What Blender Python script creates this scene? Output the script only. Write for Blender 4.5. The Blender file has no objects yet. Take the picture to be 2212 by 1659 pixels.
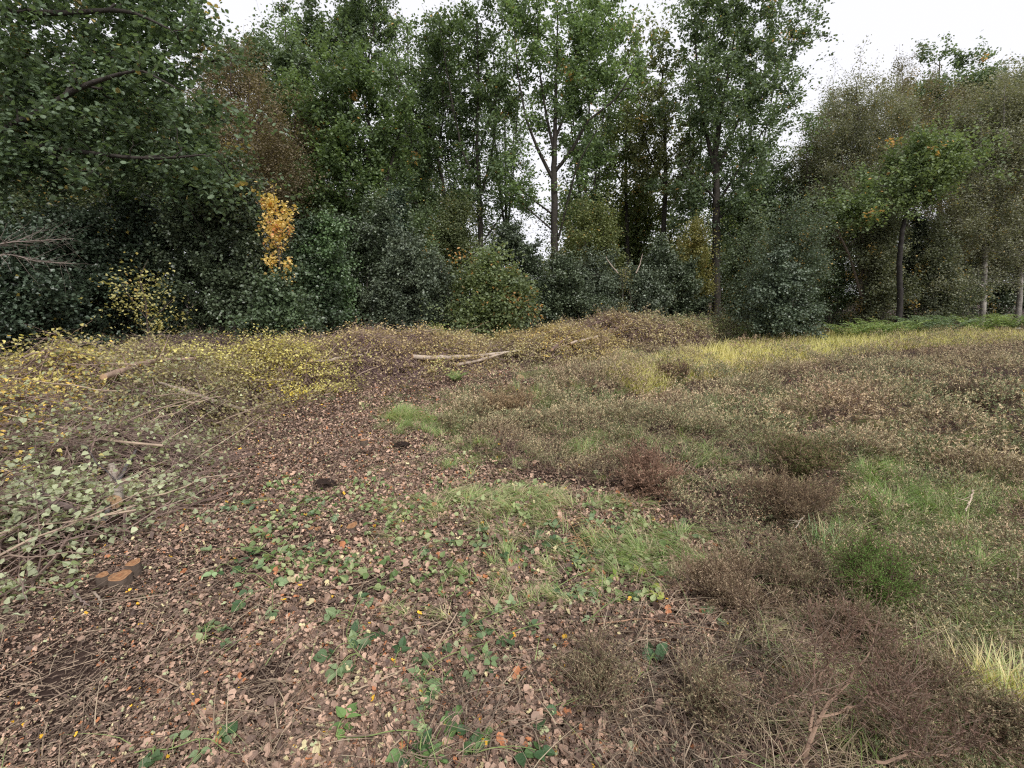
import bpy, math, random
import numpy as np
from mathutils import Vector
C = bpy.context.scene
# ---------------------------------------------------------------- camera
W, H = 2212.0, 1659.0            # the pixel frame in which positions were measured
LENS = 17.0
F = LENS / 36.0 * W
PITCH = math.radians(10.3)
EYE = 1.6
cd = bpy.data.cameras.new('camera'); cam = bpy.data.objects.new('camera', cd); C.collection.objects.link(cam)
cd.lens = LENS; cd.sensor_width = 36.0; cd.clip_start = 0.05; cd.clip_end = 3000
cam.location = (0, 0, EYE); cam.rotation_euler = (math.pi / 2 - PITCH, 0, 0)
C.camera = cam
# ---------------------------------------------------------------- sky and light (bright overcast)
SUN_EL, SUN_AZ = math.radians(48), math.radians(150)
wd = bpy.data.worlds.new("World"); C.world = wd; wd.use_nodes = True
nt = wd.node_tree; nt.nodes.clear()
out = nt.nodes.new('ShaderNodeOutputWorld'); bg = nt.nodes.new('ShaderNodeBackground')
sky = nt.nodes.new('ShaderNodeTexSky'); sky.sky_type = 'NISHITA'; sky.sun_disc = False
sky.sun_elevation = SUN_EL; sky.sun_rotation = SUN_AZ
hs = nt.nodes.new('ShaderNodeHueSaturation'); hs.inputs['Saturation'].default_value = 0.2
nt.links.new(sky.outputs[0], hs.inputs['Color'])
mx = nt.nodes.new('ShaderNodeMix'); mx.data_type = 'RGBA'; mx.inputs['Factor'].default_value = 0.88
nt.links.new(hs.outputs[0], mx.inputs[6]); mx.inputs[7].default_value = (12.6, 12.6, 13.4, 1)   # cloud deck
nt.links.new(mx.outputs[2], bg.inputs['Color']); bg.inputs['Strength'].default_value = 0.048
nt.links.new(bg.outputs[0], out.inputs['Surface'])
sl = bpy.data.lights.new('sun', 'SUN'); so = bpy.data.objects.new('sun', sl); C.collection.objects.link(so)
sl.energy = 1.5; sl.angle = math.radians(10); sl.color = (1.0, 0.97, 0.92)
so.rotation_euler = (math.pi / 2 - SUN_EL, 0, math.pi - SUN_AZ + math.pi * 0)
C.view_settings.view_transform = 'Standard'; C.view_settings.look = 'None'
C.view_settings.exposure = 0.85; C.view_settings.gamma = 1
C.cycles.use_denoising = False; C.cycles.filter_width = 1.2
C.cycles.max_bounces = 6; C.cycles.diffuse_bounces = 4; C.cycles.glossy_bounces = 2
C.cycles.transmission_bounces = 4; C.cycles.transparent_max_bounces = 4

# ---------------------------------------------------------------- geometry helpers
def ray(px, py):
    u = (px - W / 2) / F; v = (H / 2 - py) / F
    return np.array([u, math.cos(PITCH) + v * math.sin(PITCH), -math.sin(PITCH) + v * math.cos(PITCH)])
def P3(px, py, D):                       # the point at distance D (world y) seen at that spot of the photo
    d = ray(px, py); return np.array([0, 0, EYE]) + d * (D / d[1])
def flat(px, py):                        # ground point
    d = ray(px, py); t = -EYE / min(d[2], -0.01); return np.array([0, 0, EYE]) + d * t
def mpp(px, py, D): return D / ray(px, py)[1] / F        # metres per pixel
def project(x, y, z):
    dz = z - EYE; c, s = math.cos(PITCH), math.sin(PITCH)
    dep = y * c - dz * s; up = y * s + dz * c
    dep = np.maximum(dep, 0.05)
    return W / 2 + x / dep * F, H / 2 - up / dep * F
def inpoly(px, py, poly):
    r = np.zeros(len(px), bool); n = len(poly)
    for i in range(n):
        x1, y1 = poly[i]; x2, y2 = poly[(i + 1) % n]
        if y1 == y2: continue
        c = ((y1 > py) != (y2 > py)) & (px < (x2 - x1) * (py - y1) / (y2 - y1) + x1)
        r ^= c
    return r
_tab = np.random.RandomState(5).rand(256, 256)
def vnoise(x, y, s, o=0):
    x = np.asarray(x) / s + 37.3 + o * 17.7; y = np.asarray(y) / s + 91.1 + o * 5.3
    xi = np.floor(x).astype(int); yi = np.floor(y).astype(int); fx = x - xi; fy = y - yi
    fx = fx * fx * (3 - 2 * fx); fy = fy * fy * (3 - 2 * fy)
    a = _tab[xi % 256, yi % 256]; b = _tab[(xi + 1) % 256, yi % 256]; c = _tab[xi % 256, (yi + 1) % 256]; d = _tab[(xi + 1) % 256, (yi + 1) % 256]
    return (a * (1 - fx) + b * fx) * (1 - fy) + (c * (1 - fx) + d * fx) * fy
def fbm(x, y, s, o=0): return 0.55 * vnoise(x, y, s, o) + 0.28 * vnoise(x, y, s * .47, o + 1) + 0.17 * vnoise(x, y, s * .21, o + 2)
def norm(a): return a / np.maximum(np.linalg.norm(a, axis=-1, keepdims=True), 1e-9)

class Geo:
    def __init__(s): s.v = []; s.c = []; s.f = []; s.n = 0
    def add(s, v, f, c, mi=0):
        v = np.asarray(v, float).reshape(-1, 3); c = np.asarray(c, float)
        if c.ndim == 1: c = np.tile(c, (len(v), 1))
        s.v.append(v); s.c.append(c); s.f.append((np.asarray(f, int) + s.n, mi)); s.n += len(v)
    def build(s, name, mats, parent=None, smooth=False):
        m = bpy.data.meshes.new(name)
        v = np.concatenate(s.v); c = np.concatenate(s.c)
        m.vertices.add(len(v)); m.vertices.foreach_set('co', v.astype(np.float32).ravel())
        ls = []; st = []; mi = []; pos = 0
        for f, k in s.f:
            w = f.shape[1]; ls.append(f.ravel()); st.append(pos + np.arange(len(f)) * w); pos += f.size; mi.append(np.full(len(f), k))
        ls = np.concatenate(ls); st = np.concatenate(st); mi = np.concatenate(mi)
        m.loops.add(len(ls)); m.loops.foreach_set('vertex_index', ls.astype(np.int32))
        m.polygons.add(len(st)); m.polygons.foreach_set('loop_start', st.astype(np.int32))
        m.polygons.foreach_set('material_index', mi.astype(np.int32))
        m.polygons.foreach_set('use_smooth', np.full(len(st), smooth))
        m.update(calc_edges=True)
        a = m.color_attributes.new('Col', 'FLOAT_COLOR', 'POINT')
        a.data.foreach_set('color', np.concatenate([c, np.ones((len(c), 1))], 1).astype(np.float32).ravel())
        for x in (mats if isinstance(mats, (list, tuple)) else [mats]): m.materials.append(x)
        o = bpy.data.objects.new(name, m); C.collection.objects.link(o)
        if parent is not None:
            o.parent = parent; o.matrix_parent_inverse = parent.matrix_basis.inverted()
        return o
def tag(o, label=None, cat=None, group=None, kind=None):
    if label: o['label'] = label
    if cat: o['category'] = cat
    if group: o['group'] = group
    if kind: o['kind'] = kind
    return o
def empty(name, loc, label, cat, group=None):
    o = bpy.data.objects.new(name, None); C.collection.objects.link(o); o.location = [float(q) for q in loc]
    o.empty_display_size = 0.2
    o.matrix_basis = o.matrix_basis
    return tag(o, label, cat, group)

# leaf outlines: vertices (along, across, lift), faces
def T(v, f): return np.array(v, float), np.array(f, int)
DIAMOND = T([(0, 0, 0), (.45, .33, .07), (1, 0, -.05), (.5, -.33, .07)], [(0, 1, 2), (0, 2, 3)])
OVAL = T([(0, 0, 0), (.3, .3, .05), (.75, .26, .05), (1, 0, -.06), (.75, -.26, .05), (.3, -.3, .05)], [(0, 1, 5), (1, 2, 5), (2, 4, 5), (2, 3, 4)])
BIRCH = T([(0, 0, 0), (.18, .38, .03), (.5, .3, .05), (1, 0, -.12), (.5, -.3, .05), (.18, -.38, .03), (.4, 0, -.03)],
          [(0, 1, 6), (1, 2, 6), (2, 3, 6), (3, 4, 6), (4, 5, 6), (5, 0, 6)])
def lobed(n, depth, wmax, serr=0., curl=.1, pw=.85, e=.8):
    v = [(0, 0, 0)]; r = []
    for i in range(1, n):
        t = i / n
        w = wmax * (math.sin(math.pi * t ** pw) ** e) * (1 - depth * (i % 2)) + .02
        r.append((t - serr * (i % 2 == 0) * .05, w, curl * (w * 1.4)))
    v += r; v.append((1, 0, -.05)); v += [(a, -b, c) for a, b, c in reversed(r)]
    k = len(r)
    mid = [(i / n, 0, -.03) for i in range(1, n)]
    b = len(v); v += mid; f = []
    tip = k + 1
    f.append((0, 1, b)); f.append((0, b, len(v) - len(mid) - 1))
    for i in range(k - 1):
        f += [(1 + i, 2 + i, b + i + 1), (1 + i, b + i + 1, b + i)]
        L1 = 2 * k + 1 - i; L2 = L1 - 1
        f += [(b + i, b + i + 1, L2), (b + i, L2, L1)]
    f += [(k, tip, b + k - 1), (b + k - 1, tip, k + 2)]
    return T(v, f)
OAK = lobed(6, .42, .36); OAKBIG = lobed(8, .45, .36); BRAMBLE = lobed(14, .1, .34, 1., .1, .68, 1.15)
LITTER = T([(0, 0, 0), (.15, .2, .12), (.4, .17, .02), (.55, .33, .14), (.85, .22, .1), (1, 0, .02), (.8, -.25, .06), (.55, -.2, -.02), (.3, -.34, .1), (.1, -.15, .05), (.5, 0, -.02)],
           [(i, i + 1, 10) for i in range(9)] + [(9, 0, 10)])
def leaves(g, P, size, tm, col, rng, up=.6, dirs=None, nrm=None, wid=1., mi=0, droop=0.):
    tv, tf = tm; n = len(P)
    if n == 0: return
    N = rng.normal(size=(n, 3)) if nrm is None else nrm + rng.normal(size=(n, 3)) * .25
    if nrm is None: N[:, 2] = np.abs(N[:, 2]) + up * 2
    N = norm(N)
    Dv = rng.normal(size=(n, 3)) if dirs is None else np.asarray(dirs) + rng.normal(size=(n, 3)) * .15
    Dv[:, 2] -= droop
    Dv = norm(Dv - (Dv * N).sum(1, keepdims=True) * N); S = np.cross(N, Dv)
    size = np.broadcast_to(size, (n,))[:, None, None]
    ax = rng.uniform(.4, 1.8, (n, 1, 1)); wd_ = wid * rng.uniform(.8, 1.15, (n, 1, 1))
    v = P[:, None] + size * (Dv[:, None] * tv[None, :, :1] + S[:, None] * tv[None, :, 1:2] * wd_ + N[:, None] * tv[None, :, 2:] * ax)
    f = tf[None] + (np.arange(n) * len(tv))[:, None, None]
    g.add(v, f.reshape(-1, tf.shape[1]), np.repeat(col, len(tv), 0), mi)
def tubes(g, P, R, sides, col, mi=0, cap=False):
    P = np.asarray(P, float); R = np.asarray(R, float)
    if P.ndim == 2: P = P[None]; R = R[None]
    n, k, _ = P.shape
    if n == 0: return
    t = np.empty_like(P); t[:, 1:-1] = P[:, 2:] - P[:, :-2]; t[:, 0] = P[:, 1] - P[:, 0]; t[:, -1] = P[:, -1] - P[:, -2]; t = norm(t)
    ref = np.where(np.abs(t.mean(1, keepdims=True)[..., 2:]) > .7, np.array([[[1., .13, 0]]]), np.array([[[.11, .07, 1.]]]))
    u = norm(np.cross(t, np.broadcast_to(ref, t.shape))); w = np.cross(t, u)
    a = np.arange(sides) * 2 * math.pi / sides
    v = P[:, :, None] + R[:, :, None, None] * (u[:, :, None] * np.cos(a)[None, None, :, None] + w[:, :, None] * np.sin(a)[None, None, :, None])
    base = (np.arange(n) * k * sides)[:, None, None] + (np.arange(k - 1) * sides)[None, :, None]
    j = np.arange(sides)[None, None]; j2 = (j + 1) % sides
    f = np.stack([base + j, base + j2, base + sides + j2, base + sides + j], -1).reshape(-1, 4)
    col = np.asarray(col, float)
    if col.ndim == 2: col = np.repeat(col, k * sides, 0)
    b0 = g.n; g.add(v, f, col, mi)
    if cap:
        for i in range(n):
            o = b0 - g.n + i * k * sides
            g.f.append((np.array([[b0 + i * k * sides + q for q in range(sides)][::-1]]), mi)); g.f.append((np.array([[b0 + i * k * sides + (k - 1) * sides + q for q in range(sides)]]), mi))
def resample(pl, k):
    pl = np.asarray(pl, float); d = np.r_[0, np.cumsum(np.linalg.norm(np.diff(pl[:, :3], axis=0), axis=1))]
    s = np.linspace(0, d[-1], k); q = np.stack([np.interp(s, d, pl[:, i]) for i in range(pl.shape[1])], 1)
    for _ in range(2): q[1:-1] = .25 * q[:-2] + .5 * q[1:-1] + .25 * q[2:]
    return q
def mixc(a, b, t): t = np.asarray(t)[:, None]; return np.asarray(a) * (1 - t) + np.asarray(b) * t

# ---------------------------------------------------------------- materials
def mat(name, rough=.6, noise=None, namp=.4, transl=0., spec=.5, bump=0., bscale=40., tcol=(1.25, 1.3, .7), val=1., sat=1.):
    m = bpy.data.materials.new(name); m.use_nodes = True; n = m.node_tree; b = n.nodes['Principled BSDF']
    at = n.nodes.new('ShaderNodeAttribute'); at.attribute_name = 'Col'; col = at.outputs['Color']
    hv = n.nodes.new('ShaderNodeHueSaturation'); hv.inputs['Saturation'].default_value = sat; hv.inputs['Value'].default_value = val; n.links.new(col, hv.inputs['Color']); col = hv.outputs[0]
    tc = n.nodes.new('ShaderNodeTexCoord')
    if noise:
        nz = n.nodes.new('ShaderNodeTexNoise'); nz.inputs['Scale'].default_value = noise; nz.inputs['Detail'].default_value = 4
        n.links.new(tc.outputs['Object'], nz.inputs['Vector'])
        mr = n.nodes.new('ShaderNodeMapRange'); mr.inputs['From Min'].default_value = .25; mr.inputs['From Max'].default_value = .75
        mr.inputs['To Min'].default_value = 1 - namp; mr.inputs['To Max'].default_value = 1 + namp
        n.links.new(nz.outputs['Fac'], mr.inputs['Value'])
        vm = n.nodes.new('ShaderNodeVectorMath'); vm.operation = 'SCALE'; n.links.new(col, vm.inputs[0]); n.links.new(mr.outputs[0], vm.inputs['Scale']); col = vm.outputs[0]
    n.links.new(col, b.inputs['Base Color']); b.inputs['Roughness'].default_value = rough; b.inputs['Specular IOR Level'].default_value = spec
    if bump:
        bz = n.nodes.new('ShaderNodeTexNoise'); bz.inputs['Scale'].default_value = bscale; bz.inputs['Detail'].default_value = 5
        n.links.new(tc.outputs['Object'], bz.inputs['Vector'])
        bp = n.nodes.new('ShaderNodeBump'); bp.inputs['Strength'].default_value = bump; bp.inputs['Distance'].default_value = .02
        n.links.new(bz.outputs['Fac'], bp.inputs['Height']); n.links.new(bp.outputs[0], b.inputs['Normal'])
    if transl:
        tr = n.nodes.new('ShaderNodeBsdfTranslucent'); vm2 = n.nodes.new('ShaderNodeVectorMath'); vm2.operation = 'MULTIPLY'
        vm2.inputs[1].default_value = tcol; n.links.new(col, vm2.inputs[0]); n.links.new(vm2.outputs[0], tr.inputs['Color'])
        ms = n.nodes.new('ShaderNodeMixShader'); ms.inputs[0].default_value = transl
        n.links.new(b.outputs[0], ms.inputs[1]); n.links.new(tr.outputs[0], ms.inputs[2]); n.links.new(ms.outputs[0], n.nodes['Material Output'].inputs['Surface'])
    return m
M_LEAF = mat('oak_leaf', .5, 1.3, .25, .35, val=2.15, sat=.86)
M_HOLLY = mat('holly_leaf', .4, 1.5, .25, .08, .6, val=1.6, sat=.95)
M_BIRCH = mat('birch_leaf', .55, 2., .2, .3, val=1.45, sat=.93)
M_BARK = mat('bark', .85, 6., .35, 0, .3, .8, 18.)
M_PALEBARK = mat('birch_bark', .8, 3.5, .75, 0, .3, .8, 18.)
M_TWIG = mat('twig', .8, 9., .3, 0, .3)
M_BRAM = mat('bramble_leaf', .5, 14., .2, .25, .5, .3, 120., val=1.3, sat=1.1)
M_LITTER = mat('dead_leaf', .6, 30., .25, .08, .5, .2, 150., (1.2, 1., .8), val=1.42, sat=1.02)
M_GRASS = mat('grass_blade', .5, 3., .2, .3, val=1.3, sat=.95)
M_HEATH = mat('heather_sprig', .8, 2., .25, .1, .2, val=1.3, sat=1.15)
M_CUT = mat('cut_wood', .75, 60., .25, 0, .3, .3, 80.)
M_SOIL = mat('soil', .9, 3., .35, 0, .2, 1., 25.)
M_MOSS = mat('moss', .9, 25., .5, 0, .2, 1., 60.)

# ---------------------------------------------------------------- ground
# heaps of cut branches: photo position of the middle of the foot, length, half depth, height, turn
PILES = []   # filled below: cx, cy, a, b, h, ang
def pile(px, py, a, b, h, ang): p = flat(px, py); PILES.append((p[0], p[1], a, b, h * (1.2 if 700 < px < 1250 else .92), math.radians(ang))); return len(PILES) - 1
PL = [pile(-150, 1060, 2.1, 1.3, .95, 75), pile(130, 960, 1.9, 1.3, .95, 60), pile(330, 885, 2.0, 1.3, .85, 50),
      pile(560, 850, 1.35, .85, .72, 40), pile(470, 800, 2.4, 1.1, .75, 20), pile(740, 818, 1.7, 1.0, .62, 20), pile(880, 800, 1.9, 1.0, .6, 12),
      pile(1060, 783, 2.3, .9, .5, 12), pile(1210, 772, 1.9, .9, .55, 14), pile(1350, 748, 3.3, 1.3, 1.0, 14), pile(1500, 738, 2.6, 1.2, .62, 20), pile(1640, 733, 2.6, 1.0, .4, 20), pile(20, 1190, .75, .5, .3, 60), pile(170, 1060, .8, .6, .5, 60)]
def heap(x, y):
    h = np.zeros(np.broadcast(x, y).shape)
    for cx, cy, a, b, hh, an in PILES:
        dx = x - cx; dy = y - cy; u = (dx * math.cos(an) + dy * math.sin(an)) / a; v = (-dx * math.sin(an) + dy * math.cos(an)) / b
        h = np.maximum(h, hh * np.clip(1 - u * u - v * v, 0, 1) ** .7)
    return h * (.62 + .75 * fbm(x, y, .55, 33))
def gz(x, y):
    x = np.asarray(x, float); y = np.asarray(y, float); r = np.hypot(x, y)
    fade = np.clip(r / 2, .3, 1)
    z = (fbm(x, y, 2.6) - .5) * .16 * fade + (fbm(x, y, .45, 4) - .5) * .05
    z = z + np.clip((y - 9) / 14, 0, 1) * np.clip((x - 2) / 6, 0, 1) * .22
    return z + heap(x, y) * .68
def on(px, py):
    p = flat(px, py)
    for _ in range(3):
        z = float(gz(p[0], p[1])); d = ray(px, py)
        t = (z - EYE) / min(d[2], -.01); p = np.array([0, 0, EYE]) + d * t
    return p
def hit(px, py, lift=0.):
    d = ray(px, py); d = d / d[1]; D = np.linspace(.8, 40, 6000); x = d[0] * D; z = EYE + d[2] * D
    k = np.nonzero(z < gz(x, D) + lift * heap(x, D) + (.02 if lift else 0))[0]
    i = k[0] if len(k) else len(D) - 1; return np.array([x[i], D[i], z[i]])
def on(px, py): return hit(px, py)
def zonecol(x, y):
    px, py = project(x, y, 0 * x)
    n1 = fbm(x, y, .8, 7); n2 = fbm(x, y, .2, 9)
    c = mixc((.028, .018, .014), (.07, .042, .032), n1)
    c = mixc(c, (.03, .02, .016), np.clip(n2 * 2.2 - .9, 0, 1)) if False else c * (0.6 + .8 * n2[:, None])
    return c
g = Geo()
ang = np.concatenate([np.radians(np.linspace(-72, 72, 620)), np.radians(np.linspace(75, 285, 60))])
rad = np.concatenate([[.25], np.exp(np.linspace(math.log(.6), math.log(30), 420)), np.exp(np.linspace(math.log(33), math.log(900), 30))])
R_, A_ = np.meshgrid(rad, ang, indexing='ij'); X = (R_ * np.sin(A_)); Y = (R_ * np.cos(A_))
Z = gz(X, Y); na = len(ang); nr = len(rad)
i, j = np.meshgrid(np.arange(nr - 1), np.arange(na), indexing='ij'); j2 = (j + 1) % na
f = np.stack([i * na + j, (i + 1) * na + j, (i + 1) * na + j2, i * na + j2], -1).reshape(-1, 4)
V = np.stack([X, Y, Z], -1).reshape(-1, 3); g.add(V, f, zonecol(V[:, 0], V[:, 1]))
g.add(np.array([[0, 0, float(gz(0, 0))]]), np.zeros((0, 4), int), zonecol(np.zeros(1), np.zeros(1)))
g.f.append((np.array([[nr * na, k, (k + 1) % na] for k in range(na)])[:, ::-1], 0))
ground = g.build('ground', M_SOIL, smooth=True); tag(ground, 'dark bare soil under the leaf litter and heath', None, None, 'structure')

# ---------------------------------------------------------------- trees
def sample_lobes(rng, lobes, n, shell=.45):
    L = np.array([[*l[0], *l[1]] for l in lobes]); w = (L[:, 3] * L[:, 4] * L[:, 5]) ** .75; w /= w.sum()
    k = rng.choice(len(L), n, p=w); d = norm(rng.normal(size=(n, 3))); r = rng.rand(n, 1) ** shell
    f = .62 + .62 * vnoise(d[:, 0] * 1.1 + k * 7.3, d[:, 2] * 1.1 + d[:, 1] * .7, .42)[:, None]
    return L[k, :3] + d * r * L[k, 3:] * rng.uniform(.85, 1.12, (n, 1)) * f * 1.1
def connect(rng, nodes, nd, nrad, tg, k, rad0, rad1, wob=.05, upb=.35):
    d = np.linalg.norm(tg[:, None] - nodes[None], axis=2) + .9 * np.maximum(0, nodes[None, :, 2] - tg[:, None, 2] + .25 * np.linalg.norm(tg[:, None, :2] - nodes[None, :, :2], axis=2))
    a = d.argmin(1); p0 = nodes[a]; L = np.linalg.norm(tg - p0, axis=1, keepdims=True)
    p1 = p0 + nd[a] * L * .4 + np.array([0, 0, 1.]) * L * .12 * upb / .35; t = np.linspace(0, 1, k)[None, :, None]
    q = (1 - t) ** 2 * p0[:, None] + 2 * t * (1 - t) * p1[:, None] + t * t * tg[:, None]
    q = q + rng.normal(size=q.shape) * (L[:, None] * wob) * np.sin(t * math.pi)
    r0 = np.minimum(nrad[a] * .8, rad0 * (.4 + .6 * np.clip(L[:, 0] / 2., .2, 2)))
    R = r0[:, None] * (1 - t[0, :, 0])[None] + rad1 * t[0, :, 0][None]
    return q, R
TIPS = [None]
def tree_parts(rng, limbs, lobes, n=(14, 90, 900), leaf=dict(), bark=(.045, .038, .03), scale=1., sides=7, root=None, twigmat=None, names=('trunk', 'crown')):
    """limbs: list of (k,4) arrays x,y,z,r. lobes: [(centre, radii)]"""
    gt = Geo(); nodes = []; nd = []; nr_ = []
    for l in limbs:
        q = resample(l, max(8, int(len(l) * 5)))
        q[1:, :3] += rng.normal(size=(len(q) - 1, 3)) * q[1:, 3:4] * .07
        tubes(gt, q[:, :3], q[:, 3], sides, bark)
        t = norm(np.gradient(q[:, :3], axis=0)); s = 2 if len(limbs) > 1 else int(len(q) * .3)
        nodes.append(q[s:, :3]); nd.append(t[s:]); nr_.append(q[s:, 3])
    nodes = np.concatenate(nodes); nd = np.concatenate(nd); nr_ = np.concatenate(nr_)
    r0s = [.055 * scale, .026 * scale, .010 * scale]
    for lv in (0, 1):
        tg = sample_lobes(rng, lobes, n[lv], .6 if lv == 0 else leaf.get('shell', .42)); TIPS[-1] = tg
        order = np.linalg.norm(tg[:, None] - nodes[None, ::3], axis=2).min(1).argsort()
        for b in np.array_split(order, 4):
            if len(b) == 0: continue
            k = 8 if lv == 0 else 6
            q, R = connect(rng, nodes, nd, nr_, tg[b], k, r0s[lv], r0s[lv + 1] * .45)
            tubes(gt, q, R, 5 if lv == 0 else 4, bark)
            t = norm(np.gradient(q, axis=1))
            nodes = np.concatenate([nodes, q[:, 2:].reshape(-1, 3)]); nd = np.concatenate([nd, t[:, 2:].reshape(-1, 3)]); nr_ = np.concatenate([nr_, R[:, 2:].ravel()])
    tips = q[:, -1] if len(q) else nodes[-50:]; allt = np.array(TIPS[-1]); ci = rng.randint(0, len(allt), n[2])
    tg = allt[ci] + rng.normal(size=(n[2], 3)) * leaf.get('clump', .42) * rng.uniform(.5, 1.3, (len(allt), 1))[ci]
    cen = np.array([l[0] for l in lobes]).mean(0); sp = rng.rand(len(allt)) < leaf.get('spray', .12)
    tg[sp[ci]] += ((allt - cen) * rng.uniform(.05, .32, (len(allt), 1)) * (1, 1, 1.2))[ci][sp[ci]]
    u = rng.rand(n[2]) < leaf.get('fill', .22); tg[u] = sample_lobes(rng, lobes, int(u.sum()), .5); ctone = rng.rand(len(allt))[ci]
    q = []; RR = []
    for b in np.array_split(np.arange(len(tg)), max(1, len(tg) // 400)):
        a, r = connect(rng, nodes, nd, nr_, tg[b], 4, r0s[2] * 1.6, r0s[2] * .25, .07); q.append(a); RR.append(r)
    q = np.concatenate(q); RR = np.concatenate(RR); tubes(gt, q, RR, 3, bark)
    tr = gt.build(names[0], twigmat or M_BARK, root, smooth=True)
    # leaves
    nl = leaf.get('n', 40); m = len(q)
    if nl == 0: return tr, None
    tt = rng.uniform(.35, 1.05, (m, nl)); i0 = np.clip((tt * 3).astype(int), 0, 2); ft = (tt * 3 - i0)[..., None]
    ar = np.arange(m)[:, None]
    P = q[ar, i0] * (1 - ft) + q[ar, np.minimum(i0 + 1, 3)] * ft + np.clip(rng.normal(size=(m, nl, 3)), -1.5, 1.5) * leaf.get('spread', .22)
    P[..., 2] -= leaf.get('hang', 0) * rng.rand(m, nl)
    P = P.reshape(-1, 3); tone = np.repeat(.3 * rng.rand(m) + .7 * ctone, nl)
    big = vnoise(P[:, 0] + P[:, 2] * .6, P[:, 1] + P[:, 2] * .8, 1.6, 3)
    t = np.clip(.55 * tone + .25 * big + .45 * rng.rand(len(P)) - .12, 0, 1)
    col = mixc(leaf['c0'], leaf['c1'], t)
    for acc, pr in leaf.get('acc', []):
        s = (rng.rand(len(P)) < pr * .5) | (np.repeat(rng.rand(m) < pr * .5, nl)); col[s] = np.array(acc) * rng.uniform(.7, 1.3, (s.sum(), 1))
    gl = Geo(); leaves(gl, P, leaf.get('size', .1) * rng.uniform(.65, 1.25, len(P)), leaf.get('tm', DIAMOND), col, rng, up=leaf.get('up', .3), droop=leaf.get('droop', .4), wid=leaf.get('wid', 1.15))
    cr = gl.build(names[1], leaf.get('mat', M_LEAF), root)
    return tr, cr
OAKL = dict(c0=(.04, .062, .032), c1=(.15, .215, .08), size=.135, acc=[((.3, .16, .03), .01)], n=24, spread=.11, fill=.08)
OAKD = dict(OAKL, c0=(.034, .052, .03), c1=(.115, .16, .075))
OAKY = dict(OAKL, c0=(.05, .07, .028), c1=(.15, .18, .06), acc=[((.3, .2, .05), .04)])
BIRL = dict(c0=(.105, .11, .07), c1=(.27, .27, .18), size=.072, acc=[((.3, .2, .05), .03)], spray=.06, n=44, mat=M_BIRCH, spread=.13, hang=.22, clump=.5)
BIRG = dict(BIRL, c0=(.07, .085, .045), c1=(.17, .19, .1))
BIRR = dict(BIRL, c0=(.09, .07, .04), c1=(.21, .165, .09), acc=[], n=34)
HOL = dict(c0=(.027, .038, .022), c1=(.08, .105, .053), size=.07, n=38, mat=M_HOLLY, clump=.27, fill=.12, spread=.075, spray=.3, tm=DIAMOND, up=.2, wid=1.3, shell=.65)
HOLB = dict(HOL, c0=(.036, .05, .032), c1=(.11, .135, .082))
def tree(name, label, cat, D, limbs, lobes, n=(14, 90, 900), leaf=OAKL, bark=(.05, .042, .034), scale=1., seed=1, dep=1.6, base=None, group=None, zr=.8, sides=7, twigmat=None, loff=0.):
    """limbs: [[(px,py,r),...]] in photo positions; the first starts at the ground at px of its first point"""
    rng = np.random.RandomState(seed); L = []
    if cat == 'tree': limbs = [[(a, b, r * (.55 if loff else .66)) for a, b, r in l] for l in limbs]
    for li, l in enumerate(limbs):
        off = 0 if li == 0 else rng.uniform(-1, 1) * dep + loff
        pts = []
        for k, (px, py, r) in enumerate(l):
            t = k / max(1, len(l) - 1)
            p = P3(px, py, D + off * t); pts.append([*p, r])
        if li == 0:
            b = P3(l[0][0], l[0][1], D); z0 = float(gz(b[0], b[1])) - .08
            r = l[0][2]; pts = [[b[0], b[1], z0, r * 1.75], [b[0], b[1], z0 + .12 * scale, r * 1.35], [b[0], b[1], z0 + .45 * scale, r * 1.08]] + ([pts[0]] if pts[0][2] > z0 + .8 * scale else []) + pts[1:]
            bp = (b[0], b[1], z0 + .08)
        L.append(np.array(pts))
    LB = []
    if cat == 'tree': lobes = [(l[0], l[1], l[2] * 1.13, l[3] * 1.06, *l[4:]) for l in lobes]; th_ = .85 if 940 < limbs[0][0][0] < 1600 else 1.2; n = (int(n[0] * 1.9), int(n[1] * 1.25), int(n[2] * th_))
    for l in lobes:
        px, py, rx, ry = l[:4]; off = l[4] if len(l) > 4 else rng.uniform(-.4, .4) * dep
        m = mpp(px, py, D + off); c = P3(px, py, D + off); LB.append((c, (rx * m, max(rx, .6 * ry) * m * zr, ry * m)))
    root = empty(name, bp, label, cat, group)
    tree_parts(rng, L, LB, n, leaf, bark, scale, sides, root, twigmat)
    return root

# --- central row of oaks
tree('oak_tree', 'tall straight oak with a clear forked trunk in the middle of the tree line', 'tree', 21,
     [[(1199, 640, .25), (1197, 500, .23), (1196, 382, .2), (1199, 278, .13), (1202, 150, .07), (1205, 20, .03)],
      [(1193, 385, .12), (1165, 330, .1), (1137, 262, .07), (1120, 170, .04), (1110, 60, .02)],
      [(1198, 372, .12), (1235, 325, .1), (1270, 260, .07), (1330, 215, .05), (1370, 150, .02)],
      [(1197, 330, .1), (1180, 250, .08), (1165, 150, .05), (1160, 30, .02)],
      [(1199, 300, .1), (1228, 230, .07), (1245, 130, .05), (1255, 10, .02)],
      [(1196, 465, .07), (1150, 430, .05), (1120, 405, .03)], [(1196, 500, .06), (1140, 450, .04)],
      [(1205, 520, .07), (1225, 440, .07), (1245, 360, .05), (1290, 280, .03)]],
     [(1160, 110, 85, 120), (1250, 60, 95, 100), (1220, 200, 95, 90), (1320, 170, 75, 90), (1130, 330, 60, 60), (1260, 330, 70, 70), (1290, 60, 50, 60), (1130, 30, 40, 60), (1120, 420, 40, 35)],
     (18, 150, 1250), OAKL, seed=11)
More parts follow.
